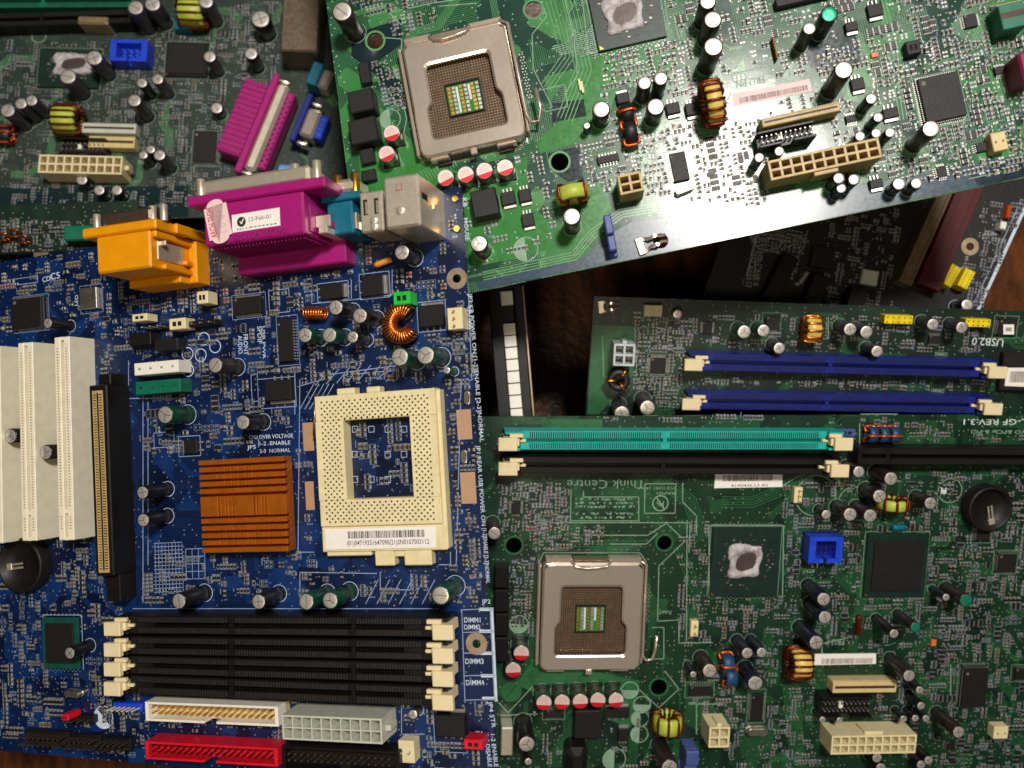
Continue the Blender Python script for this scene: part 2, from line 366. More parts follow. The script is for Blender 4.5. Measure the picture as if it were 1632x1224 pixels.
# ------------------------------------------------------------------ a circuit board lying in the pile
class Board:
    def __init__(s, name, label, cat, anchor, Z, vp, xd, pcb, silk, group='circuit boards in the pile'):
        s.n = -(ray(*vp).normalized()); s.p0 = Vector((0, 0, CAMZ)) + ray(*anchor) * (Z * MM)
        a, b = s.hit(xd[0], xd[1]), s.hit(xd[2], xd[3]); x = (b - a).normalized(); y = s.n.cross(x)
        s.M = Matrix(((x.x, y.x, s.n.x, s.p0.x), (x.y, y.y, s.n.y, s.p0.y), (x.z, y.z, s.n.z, s.p0.z), (0, 0, 0, 1)))
        s.inv = s.M.inverted()
        s.root = bpy.data.objects.new(name, None); C.objects.link(s.root); s.root.matrix_world = s.M
        s.root.empty_display_size = 0.02
        s.root['label'] = label; s.root['category'] = cat; s.root['group'] = group
        s.pcb, s.silkm = pcb, silk
        s.silk, s.pads, s.tr = MB(), MB(), MB(); s.occ = set(); s.org = {}; s.holes = []; s.smd_n = 0; s.smdrest = MB()
    def hit(s, px, py, h=0.0):
        d = ray(px, py); o = Vector((0, 0, CAMZ)); p = s.p0 + s.n * (h * MM)
        return o + d * ((p - o).dot(s.n) / d.dot(s.n))
    def uv(s, px, py, h=0.0):
        q = s.inv @ s.hit(px, py, h); return (q.x * 1000, q.y * 1000)
    def mmpp(s, px, py, h=0.0):
        a, b = s.uv(px, py - 4, h), s.uv(px, py + 4, h); return math.hypot(a[0] - b[0], a[1] - b[1]) / 8
    def R(s, x0, y0, x1, y1, h=0.0):
        """The board-aligned rectangle at height h whose picture fills the given box -> centre, width, depth (mm)."""
        cx, cy = (x0 + x1) / 2, (y0 + y1) / 2; W, H = abs(x1 - x0), abs(y1 - y0)
        c = s.uv(cx, cy, h); e = s.uv(cx + 1, cy, h); g = s.uv(cx, cy + 1, h)
        a, b, d, f = e[0] - c[0], g[0] - c[0], e[1] - c[1], g[1] - c[1]      # d(uv)/d(px)
        det = a * f - b * d; iux, ivx, iuy, ivy = abs(f / det), abs(b / det), abs(d / det), abs(a / det)
        dt = iux * ivy - ivx * iuy
        wd = (W * ivy - H * ivx) / dt; dp = (H * iux - W * iuy) / dt
        wd = max(wd, W * .3 / iux); dp = max(dp, H * .3 / ivy)
        return c[0], c[1], wd, dp
    def block(s, x0, y0, x1, y1, pad=0.2):
        for i in range(int((x0 - pad) // .8), int((x1 + pad) // .8) + 1):
            for j in range(int((y0 - pad) // .8), int((y1 + pad) // .8) + 1): s.occ.add((i, j))
    def put(s, name, mb, parent=None, origin=None, label=None):
        og = origin or mb.centre(); me = mb.mesh(name, og)
        if parent is None: loc, par = og, s.root
        else: po = s.org[parent]; loc, par = (og[0] - po[0], og[1] - po[1], og[2] - po[2]), parent
        o = link(name, me, par, tuple(q * MM for q in loc)); s.org[o] = og
        if label: o['label'] = label
        if parent is None:
            xs = [q[0] for q in mb.v]; ys = [q[1] for q in mb.v]; s.block(min(xs), min(ys), max(xs), max(ys))
        return o
    def sheet(s, pxs, thick=1.6):
        """The bare board, with its drilled holes, as one extruded outline."""
        cu = bpy.data.curves.new('outline', 'CURVE'); cu.dimensions = '2D'; cu.fill_mode = 'BOTH'; cu.extrude = thick / 2 * MM
        s.outline = [s.uv(*q) for q in pxs]
        def spl(pts):
            sp = cu.splines.new('POLY'); sp.points.add(len(pts) - 1); sp.use_cyclic_u = True
            for q, p in zip(sp.points, pts): q.co = (p[0] * MM, p[1] * MM, 0, 1)
        spl(s.outline)
        for (x, y, r) in s.holes: spl([(x + r * math.cos(2 * PI * i / 28), y + r * math.sin(2 * PI * i / 28)) for i in range(28)])
        o = bpy.data.objects.new('outline', cu); C.objects.link(o)
        dg = bpy.context.evaluated_depsgraph_get(); me = bpy.data.meshes.new_from_object(o.evaluated_get(dg))
        bpy.data.objects.remove(o); me.materials.clear(); me.materials.append(MATS[s.pcb])
        link('circuit_board', me, s.root, (0, 0, -thick / 2 * MM))
    def hole(s, px, py, rpx, ring=None, rout=None):
        u = s.uv(px, py); k = s.mmpp(px, py); r = rpx * k; s.holes.append((u[0], u[1], r))
        if ring:
            ro = (rout or rpx + 4) * k
            mb = MB(); mb.ring(u[0], u[1], r, ro, 0.06, ring); mb.ring(u[0], u[1], r - .25, r + .01, 0.05, ring)
            s.put('mounting_pad', mb)
        s.block(u[0] - r - 2, u[1] - r - 2, u[0] + r + 2, u[1] + r + 2)
    def text(s, txt, ax, ay, bx, by, hpx, m=None, bold=0.006):
        a_, b_, k_ = Vector(s.uv(ax, ay)), Vector(s.uv(bx, by)), hpx * s.mmpp(ax, ay); n_ = (b_ - a_).normalized(); n_ = Vector((-n_.y, n_.x)) * k_
        for i in range(40): q = a_ + (b_ - a_) * (i / 39) + n_ * .5; s.block(q.x - k_ * .4, q.y - k_ * .4, q.x + k_ * .4, q.y + k_ * .4, .1)
        lettering(s.silk, txt, s.uv(ax, ay), s.uv(bx, by), hpx * s.mmpp(ax, ay), 0.05, m or s.silkm, None, bold)
    def line(s, pts, wpx=1.3, m=None):
        k = s.mmpp(*pts[0]); s.silk.strip([s.uv(*q) for q in pts], wpx * k, 0.04, m or ('silk_line' if s.silkm == 'silk_blue' and wpx < 3 else s.silkm))
    def rectline(s, x0, y0, x1, y1, wpx=1.5):
        cx, cy, a, d = s.R(x0, y0, x1, y1); a, d = a / 2, d / 2
        s.silk.strip([(cx - a, cy - d), (cx + a, cy - d), (cx + a, cy + d), (cx - a, cy + d), (cx - a, cy - d)], wpx * .75 * s.mmpp(x0, y0), 0.045, 'silk_line' if s.silkm == 'silk_blue' else s.silkm)
    def circ(s, px, py, rpx, wpx=1.4, half=False, m=None):
        u = s.uv(px, py); k = s.mmpp(px, py); mm = m or s.silkm
        s.silk.ring(u[0], u[1], (rpx - wpx / 2) * k, (rpx + wpx / 2) * k, 0.043, mm, 36)
        if half:
            s.silk.add([(u[0] + rpx * k * math.cos(a), u[1] + rpx * k * math.sin(a), 0.04) for a in [half + PI * i / 16 for i in range(17)]], [tuple(range(17))], mm)
    def patch(s, pts, m, z=0.02):
        poly = [s.uv(*q) for q in pts]
        cu = bpy.data.curves.new('outline', 'CURVE'); cu.dimensions = '2D'; cu.fill_mode = 'FRONT'
        def spl(pp):
            sp = cu.splines.new('POLY'); sp.points.add(len(pp) - 1); sp.use_cyclic_u = True
            for q, p in zip(sp.points, pp): q.co = (p[0], p[1], 0, 1)
        spl(poly)
        for (x, y, r) in s.holes:
            if s.inside((x, y), poly): spl([(x + (r + .05) * math.cos(2 * PI * i / 28), y + (r + .05) * math.sin(2 * PI * i / 28)) for i in range(28)])
        o = bpy.data.objects.new('outline', cu); C.objects.link(o)
        me = bpy.data.meshes.new_from_object(o.evaluated_get(bpy.context.evaluated_depsgraph_get()))
        s.tr.add([(v.co.x, v.co.y, z) for v in me.vertices], [tuple(p.vertices) if p.normal.z > 0 else tuple(p.vertices)[::-1] for p in me.polygons], m)
        bpy.data.objects.remove(o)
    def clear_of_holes(s, pts):
        for a, b in zip(pts, pts[1:]):
            for (x, y, r) in s.holes:
                d = b - a; t = max(0, min(1, (Vector((x, y)) - a).dot(d) / (d.length_squared or 1)))
                if (a + d * t - Vector((x, y))).length < r + .3: return False
        return True
    def traces(s, pts, n, pitch, wd, m):
        """A bundle of n parallel tracks along a pixel polyline."""
        P = [Vector(s.uv(*q)) for q in pts]
        for k in range(n):
            off = (k - (n - 1) / 2) * pitch; out = []
            for i, p in enumerate(P):
                a = (p - P[i - 1]).normalized() if i else (P[1] - p).normalized()
                b = (P[i + 1] - p).normalized() if i < len(P) - 1 else a
                na, nb = Vector((-a.y, a.x)), Vector((-b.y, b.x)); nn = (na + nb); l = nn.length_squared or 1
                out.append(p + nn * (2 * off / l))
            s.tr.strip(out, wd, 0.024, m) if s.clear_of_holes(out) else None
    def random_traces(s, count, m, rng):
        xs = [q[0] for q in s.outline]; ys = [q[1] for q in s.outline]
        for _ in range(count):
            x, y = rng.uniform(min(xs), max(xs)), rng.uniform(min(ys), max(ys)); a = rng.randrange(8) * PI / 4; n = rng.randint(2, 9); pit = .62
            P = [Vector((x, y))]
            for q in range(rng.randint(2, 4)):
                P.append(P[-1] + Vector((math.cos(a), math.sin(a))) * rng.uniform(4, 16)); a += rng.choice((-1, 1)) * PI / 4
            for k in range(n):
                out = []
                for i, p in enumerate(P):
                    u = (p - P[i - 1]).normalized() if i else (P[1] - p).normalized(); v = (P[i + 1] - p).normalized() if i < len(P) - 1 else u
                    nn = Vector((-u.y - v.y, u.x + v.x)); out.append(p + nn * (2 * (k - n / 2) * pit / (nn.length_squared or 1)))
                if all(s.inside(o) for o in out) and s.clear_of_holes(out): s.tr.strip(out, .24, 0.015, m)
    def inside(s, p, poly=None):
        poly = poly or s.outline; c = False; x, y = p[0], p[1]
        for i in range(len(poly)):
            (x0, y0), (x1, y1) = poly[i], poly[i - 1]
            if (y0 > y) != (y1 > y) and x < (x1 - x0) * (y - y0) / (y1 - y0) + x0: c = not c
        return c
    def finish(s):
        if s.silk.v: link('silkscreen_print', s.silk.mesh('silkscreen_print'), s.root)['kind'] = 'stuff'
        if s.pads.v:
            o = link('solder_points', s.pads.mesh('solder_points'), s.root); o['kind'] = 'stuff'
        if s.tr.v:
            o = link('copper_tracks', s.tr.mesh('copper_tracks'), s.root); o['kind'] = 'stuff'
        if s.smdrest.v:
            o = link('surface_mount_parts', s.smdrest.mesh('surface_mount_parts'), s.root); o['kind'] = 'stuff'

# ------------------------------------------------------------------ components
CAPM = {}
def cap(b, px, py, rpx, h, sleeve='sleeve_black', top='aluminium', mark=None, lean=(0, 0), ring=True):
    """Electrolytic capacitor whose top is seen at (px, py)."""
    k = b.mmpp(px, py, h); r = round(rpx * k * 4) / 4; mark = mark if mark is not None else random.choice((0, 1, 2, 3))
    key = (r, h, sleeve, top, mark)
    if key not in CAPM:
        mb = MB(); n = 28
        mb.lathe([(r * .96, 0.2), (r, .5), (r, 1.4), (r * .93, 1.8), (r * .93, 2.1), (r, 2.5), (r, h - .5), (r * .96, h - .12), (r * .86, h)], n, sleeve)
        t = MB(); rt = r * .86
        t.lathe([(rt, h + .01), (rt * .97, h + .05), (rt * .5, h + .03)], n, top)
        for a in {0: (0, 2.1, 4.2), 1: (0, PI), 2: (.0, PI / 2, PI, 1.5 * PI), 3: (.4, 2.0, 4.6)}[mark]:
            c_, s_ = math.cos(a), math.sin(a); L = rt * .84; q = max(.12, rt * .045)
            t.add([(-s_ * q, c_ * q, h + .09), (s_ * q, -c_ * q, h + .09), (c_ * L + s_ * q, s_ * L - c_ * q, h + .09), (c_ * L - s_ * q, s_ * L + c_ * q, h + .09)], [(0, 1, 2, 3)], 'alu_mark')
        CAPM[key] = (mb.mesh('capacitor'), t.mesh('can_top'))
    m0, m1 = CAPM[key]; u = b.uv(px, py, h); a = random.uniform(0, 6.28)
    lx, ly = lean[0] + random.uniform(-.02, .02), lean[1] + random.uniform(-.02, .02)
    bx, by = u[0] - ly * h, u[1] + lx * h
    o = link('capacitor', m0, b.root, (bx * MM, by * MM, 0), (lx, ly, 0)); link('can_top', m1, o, rot=(0, 0, a))
    if ring: b.silk.ring(bx, by, r + .25, r + .5, .043, b.silkm, 30)
    b.block(bx - r, by - r, bx + r, by + r)
    return o
def polycap(b, px, py, rpx, h=8.0, ang=0.0):
    """Bare aluminium polymer can with a red printed segment on its top."""
    k = b.mmpp(px, py, h); r = round(rpx * k * 4) / 4; key = ('poly', r, h)
    if key not in CAPM:
        mb = MB(); n = 28
        mb.lathe([(r, 0.9), (r, 1.3), (r * .93, 1.6), (r * .93, 1.9), (r, 2.3), (r, h - .4), (r * .97, h - .1), (r * .92, h)], n, 'can_side')
        mb.box(-r, r, -r, r, .05, .9, 'black_plastic', .2)
        t = MB(); rt = r * .92; a0 = math.asin(.32); z = h + .03
        A = [PI + a0 + (PI - 2 * a0) * i / 14 for i in range(15)]; B = [-a0 + (PI + 2 * a0) * i / 22 for i in range(23)]
        t.add([(rt * math.cos(a), rt * math.sin(a), z) for a in A], [tuple(range(15))], 'red_print')
        t.add([(rt * math.cos(a), rt * math.sin(a), z) for a in B], [tuple(range(23))], 'print_coat')
        for yy, ww in ((.5, .5), (.22, .7), (-.05, .62)):
            for q in range(5):
                x0 = -ww * rt + q * ww * rt * .4
                t.box(x0, x0 + ww * rt * .3, yy * rt - .16, yy * rt + .16, z, z + .03, 'pink_print')
        CAPM[key] = (mb.mesh('polymer_capacitor'), t.mesh('can_top'))
    m0, m1 = CAPM[key]; u = b.uv(px, py, h)
    o = link('polymer_capacitor', m0, b.root, (u[0] * MM, u[1] * MM, 0)); link('can_top', m1, o, rot=(0, 0, ang + random.uniform(-.1, .1)))
    b.silk.ring(u[0], u[1], r + .35, r + .6, .043, b.silkm, 30); b.block(u[0] - r, u[1] - r, u[0] + r, u[1] + r)
def block(b, name, x0, y0, x1, y1, h, m, c=.3, z0=0.0, label=None):
    cx, cy, a, d = b.R(x0, y0, x1, y1, h); mb = MB(); mb.box(cx - a / 2, cx + a / 2, cy - d / 2, cy + d / 2, z0, h, m, c)
    return b.put(name, mb, label=label)
def chip(b, x0, y0, x1, y1, h=1.6, pins='lr', pitch=1.27, m='chip_black', dot=True, outline=False):
    """Flat black package with gull-wing leads on the sides named in pins (l, r, t, b)."""
    cx, cy, a, d = b.R(x0, y0, x1, y1, h); a, d = a / 2, d / 2
    mb = MB(); mb.box(cx - a, cx + a, cy - d, cy + d, .15, h, m, .18)
    if dot: mb.disc(cx - a * .75, cy + d * .75, min(a, d) * .1 + .15, h + .01, 'ink_grey', 10)
    o = b.put('chip', mb); L = MB(); w = pitch * .42; e = 1.15
    for sd in pins:
        n = int((2 * d if sd in 'lr' else 2 * a) // pitch); ln = d if sd in 'lr' else a
        for i in range(n):
            q = -(n - 1) * pitch / 2 + i * pitch
            if sd in 'lr':
                g = -1 if sd == 'l' else 1; xa = cx + g * a; xb = cx + g * (a + e)
                L.box(xa, cx + g * (a + e * .45), cy + q - w / 2, cy + q + w / 2, h * .5, h * .5 + .2, 'lead')
                L.box(cx + g * (a + e * .45), xb, cy + q - w / 2, cy + q + w / 2, .04, .24, 'lead')
            else:
                g = -1 if sd == 'b' else 1; ya = cy + g * d; yb = cy + g * (d + e)
                L.box(cx + q - w / 2, cx + q + w / 2, ya, cy + g * (d + e * .45), h * .5, h * .5 + .2, 'lead')
                L.box(cx + q - w / 2, cx + q + w / 2, cy + g * (d + e * .45), yb, .04, .24, 'lead')
    if L.v: b.put('leads', L, o)
    if outline or a > 3: b.silk.strip([(cx - a - 1.6, cy - d - 1.6), (cx + a + 1.6, cy - d - 1.6), (cx + a + 1.6, cy + d + 1.6), (cx - a - 1.6, cy + d + 1.6), (cx - a - 1.6, cy - d - 1.6)], .2, .04, 'silk_line' if b.silkm == 'silk_blue' else b.silkm)
    b.block(cx - a - e, cy - d - e, cx + a + e, cy + d + e)
    return o
def dpak(b, x0, y0, x1, y1, tab='r', h=2.4, marks=True):
    """Power transistor: black body, silver tab on one side, legs on the other."""
    cx, cy, a, d = b.R(x0, y0, x1, y1, h); a, d = a / 2, d / 2
    mb = MB(); mb.box(cx - a, cx + a, cy - d, cy + d, .2, h, 'chip_black', .3); o = b.put('transistor', mb)
    g = {'r': (1, 0), 'l': (-1, 0), 't': (0, 1), 'b': (0, -1)}[tab]; L = MB(); T = MB()
    if g[0]:
        T.box(cx + g[0] * a, cx + g[0] * (a + 1.3), cy - d * .9, cy + d * .9, .05, 1.1, 'lead', .1)
        for q in (-.55, .55): L.box(cx - g[0] * a, cx - g[0] * (a + 2.1), cy + q * d - .4, cy + q * d + .4, .05, .6, 'lead', .1)
    else:
        T.box(cx - a * .9, cx + a * .9, cy + g[1] * d, cy + g[1] * (d + 1.3), .05, 1.1, 'lead', .1)
        for q in (-.55, 0, .55): L.box(cx + q * a - .35, cx + q * a + .35, cy - g[1] * d, cy - g[1] * (d + 2.0), .05, .6, 'lead', .1)
    b.put('metal_tab', T, o); b.put('leads', L, o)
    b.block(cx - a - 2, cy - d - 2, cx + a + 2, cy + d + 2)
    return o
def toroid(b, px, py, wpx, hpx, axis, core, wire, turns=12, hmm=None, arc=(0, 2 * PI), zc=None, gap=.34):
    """Wire-wound ring. axis 'z': lying flat; 'x' or 'y': standing, seen edge-on."""
    zc0 = zc
    k = b.mmpp(px, py, 5); A, B = wpx * k, hpx * k
    if axis == 'z': R = max(A, B) / 2; t = R * .36; Rm = R - t; zc = zc0 or t + .6; tz = t
    elif axis == 'x': R = B / 2; tz = A / 2; Rm = R * .72; t = R * .28; zc = zc0 or R * .9
    else: R = A / 2; tz = B / 2 * .8; Rm = R * .72; t = R * .28; zc = zc0 or R * .9
    u = b.uv(px, py, zc + (0 if axis == 'z' else R * .5))
    rot = {'z': Matrix.Rotation(.0, 4, 'Z'), 'x': Matrix.Rotation(PI / 2, 4, 'Y'), 'y': Matrix.Rotation(PI / 2, 4, 'X'), 's': Matrix.Rotation(0, 4, 'Z')}[axis]
    mb = MB(); mb.T = Matrix.Translation((u[0], u[1], zc)) @ rot
    n, q = 40, 8; a0, a1 = arc
    def tor(mb, t1, t2, m):
        vs, fs = [], []
        for i in range(n + 1):
            A_ = a0 + (a1 - a0) * i / n
            for j in range(q):
                c_, s_ = math.cos(2 * PI * j / q), math.sin(2 * PI * j / q)
                c_, s_ = max(-.8, min(.8, c_)) * 1.2, max(-.8, min(.8, s_)) * 1.2
                vs.append(((Rm + t1 * c_) * math.cos(A_), (Rm + t1 * c_) * math.sin(A_), t2 * s_))
        for i in range(n):
            for j in range(q): fs.append((i * q + j, (i + 1) * q + j, (i + 1) * q + (j + 1) % q, i * q + (j + 1) % q))
        mb.add(vs, fs, m, True)
    tor(mb, t * .8, tz * .82, core)
    o = b.put('coil', mb)
    W = MB(); W.T = mb.T; r = min(.62, Rm * 2 * PI / max(turns, 1) * gap)
    for i in range(turns):
        A_ = a0 + (a1 - a0) * (i + .5) / turns; pts = []
        for j in range(14):
            c_, s_ = math.cos(2 * PI * j / 14), math.sin(2 * PI * j / 14)
            c_, s_ = max(-.82, min(.82, c_)) * 1.2, max(-.82, min(.82, s_)) * 1.2
            rr = Rm + (t * .8 + r * .8) * c_; pts.append((rr * math.cos(A_), rr * math.sin(A_), (tz * .82 + r * .8) * s_))
        W.tube(pts, r, wire, 6, True)
    b.put('winding', W, o)
    return o
def grid_socket(b, name, x0, y0, x1, y1, nx, ny, h, m, wall=.8, rib=.55, tab=None, round_=False):
    """Power connector: a block with an open cell for every pin, seen top box in pixels."""
    cx, cy, a, d = b.R(x0, y0, x1, y1, h); X0, Y0 = cx - a / 2, cy - d / 2
    mb = MB(); fl = h * .3
    mb.box(X0, X0 + a, Y0, Y0 + d, 0, fl, m)
    px_ = (a - 2 * wall + rib) / nx; py_ = (d - 2 * wall + rib) / ny
    mb.box(X0, X0 + a, Y0, Y0 + wall, fl, h, m, .12); mb.box(X0, X0 + a, Y0 + d - wall, Y0 + d, fl, h, m, .12)
    mb.box(X0, X0 + wall, Y0 + wall, Y0 + d - wall, fl, h, m, .12); mb.box(X0 + a - wall, X0 + a, Y0 + wall, Y0 + d - wall, fl, h, m, .12)
    for j in range(1, ny):
        y = Y0 + wall + j * py_ - rib; mb.box(X0 + wall, X0 + a - wall, y, y + rib, fl, h - .01, m)
    for i in range(1, nx):
        x = X0 + wall + i * px_ - rib
        for j in range(ny):
            y = Y0 + wall + j * py_; mb.box(x, x + rib, y, y + py_ - rib, fl, h - .02, m)
    o = b.put(name, mb); P = MB()
    for i in range(nx):
        for j in range(ny):
            x = X0 + wall + (i + .5) * px_ - rib / 2; y = Y0 + wall + (j + .5) * py_ - rib / 2
            P.box(x - .4, x + .4, y - .4, y + .4, fl, h * .55, 'gold', .15)
    b.put('pins', P, o)
    if tab:
        T = MB()
        if tab == 'b': T.box(cx - a * .11, cx + a * .11, Y0 - 1.6, Y0, h * .35, h - .8, m, .3)
        if tab == 't': T.box(cx - a * .11, cx + a * .11, Y0 + d, Y0 + d + 1.6, h * .35, h - .8, m, .3)
        if tab == 'r': T.box(X0 + a, X0 + a + 2.2, cy - d * .12, cy + d * .12, h * .3, h * .75, m, .3)
        b.put('latch_tab', T, o)
    return o
def shroud(b, name, x0, y0, x1, y1, nx, h, m, pin='gold', floor=None, ny=2, notch='b', wall=1.0):
    """Ribbon-cable header: open box with pin rows and a key notch."""
    cx, cy, a, d = b.R(x0, y0, x1, y1, h); X0, Y0 = cx - a / 2, cy - d / 2
    mb = MB(); fl = h * .35
    mb.box(X0, X0 + a, Y0, Y0 + d, .1, fl, floor or m)
    g = a * .045
    mb.box(X0, X0 + a, Y0 + d - wall, Y0 + d, fl, h, m, .15)
    mb.box(X0, cx - g, Y0, Y0 + wall, fl, h, m, .15); mb.box(cx + g, X0 + a, Y0, Y0 + wall, fl, h, m, .15)
    mb.box(X0, X0 + wall * 1.6, Y0 + wall, Y0 + d - wall, fl, h, m, .15); mb.box(X0 + a - wall * 1.6, X0 + a, Y0 + wall, Y0 + d - wall, fl, h, m, .15)
    o = b.put(name, mb); P = MB(); iw = a - wall * 4.4
    for i in range(nx):
        for j in range(ny):
            x = cx - iw / 2 + iw * i / max(1, nx - 1); y = cy + (j - (ny - 1) / 2) * min(2.54, (d - 2 * wall) / ny)
            P.box(x - .32, x + .32, y - .32, y + .32, fl, h * .86, pin, .15)
    b.put('pins', P, o)
    return o
def header(b, x0, y0, x1, y1, nx, ny, m='black_plastic', h=2.5, pin='gold', ph=8.0, name='pin_header'):
    cx, cy, a, d = b.R(x0, y0, x1, y1, h); mb = MB(); mb.box(cx - a / 2, cx + a / 2, cy - d / 2, cy + d / 2, .05, h, m, .25)
    o = b.put(name, mb); P = MB()
    for i in range(nx):
        for j in range(ny):
            x = cx - a / 2 + a * (i + .5) / nx; y = cy - d / 2 + d * (j + .5) / ny; P.box(x - .3, x + .3, y - .3, y + .3, h, ph, pin, .12)
    b.put('pins', P, o)
    return o
def jumper(b, px, py, wpx, hpx, m, h=8.5, name='jumper_cap'):
    k = b.mmpp(px, py, h); u = b.uv(px, py, h); a, d = wpx * k / 2, hpx * k / 2; mb = MB()
    mb.box(u[0] - a, u[0] + a, u[1] - d, u[1] + d, 1.0, h, m, .35); o = b.put(name, mb); q = MB()
    q.box(u[0] - a * .55, u[0] - a * .1, u[1] - d * .4, u[1] + d * .4, h, h + .03, 'slit_dark'); q.box(u[0] + a * .1, u[0] + a * .55, u[1] - d * .4, u[1] + d * .4, h, h + .03, 'slit_dark')
    b.put('pin_opening', q, o)
    return o
def slot(b, name, ax, ay, bx, by, wd, h, m, latch=None, rows=True, short=0.0, keys=(.5,), pitch=1.0, tower=None, lsize=(6.5, 6.5), rail=None, latch_z=None, inset=2.0):
    """Edge-connector slot from a to b (centre line of its top, pixels): body, groove, contact slits, end latches."""
    A, B = Vector(b.uv(ax, ay, h)), Vector(b.uv(bx, by, h)); L = (B - A).length; d = (B - A) / L; c = (A + B) / 2
    T = Matrix.Translation((c.x, c.y, 0)) @ Matrix.Rotation(math.atan2(d.y, d.x), 4, 'Z'); gw = .9
    mb = MB(); mb.T = T; hl = L / 2
    mb.box(-hl, hl, -wd / 2, wd / 2, .1, h - 3.5, m)
    ks = [-hl + L * q for q in keys]
    mb.box(-hl, hl, gw, wd / 2, h - 3.5, h, m, .3); mb.box(-hl, hl, -wd / 2, -gw, h - 3.5, h, m, .3)
    edges = [-hl] + ks + [hl]
    for q in ks: mb.box(q - .9, q + .9, -gw, gw, h - 3.5, h - .05, m)
    for e in (-1, 1): mb.box(e * hl - e * inset, e * hl, -gw, gw, h - 3.5, h - .1, m)
    o = b.put(name, mb, origin=(c.x, c.y, 0))
    if rows:
        S = MB(); S.T = T; n = int((L - 8) / pitch)
        for i in range(n):
            x = -(n - 1) * pitch / 2 + i * pitch
            if any(abs(x - q) < 1.8 for q in ks): continue
            for e in (-1, 1):
                y0, y1 = e * (gw + .35 + short), e * (wd / 2 - .55 - short)
                S.add([(x - pitch * .23, y0, h + .03), (x + pitch * .23, y0, h + .03), (x + pitch * .23, y1, h + .03), (x - pitch * .23, y1, h + .03)], [(0, 1, 2, 3) if e > 0 else (3, 2, 1, 0)], rail or 'slit_dark')
        b.put('contact_row', S, o, origin=(c.x, c.y, h))
    if latch:
        for e in (-1, 1):
            tw = MB(); tw.T = T; th = tower or h + 4
            for g in (-1, 1): tw.box(e * hl, e * (hl + lsize[0] * .7), g * (wd / 2 - 1.2), g * wd / 2, .1, th - 3, m, .3)
            b.put('end_tower', tw, o)
            q = MB(); q.T = T; w2 = lsize[1] / 2; lz = latch_z or th
            q.box(e * (hl + lsize[0] * .05), e * (hl + lsize[0] * .75), -w2 * .52, w2 * .52, 1.5, lz - 2.2, latch, .3)
            q.box(e * (hl + lsize[0] * .15), e * (hl + lsize[0]), -w2, w2 * .55, lz - 2.2, lz, latch, .35)
            q.box(e * (hl - lsize[0] * .1), e * (hl + lsize[0] * .5), w2 * .55, w2, lz - 2.6, lz - .8, latch, .3)
            q.box(e * (hl - 2.6), e * (hl + .1), -.7, .7, h - 1.5, h + 1.2, latch, .3)
            b.put('latch', q, o)
    return o
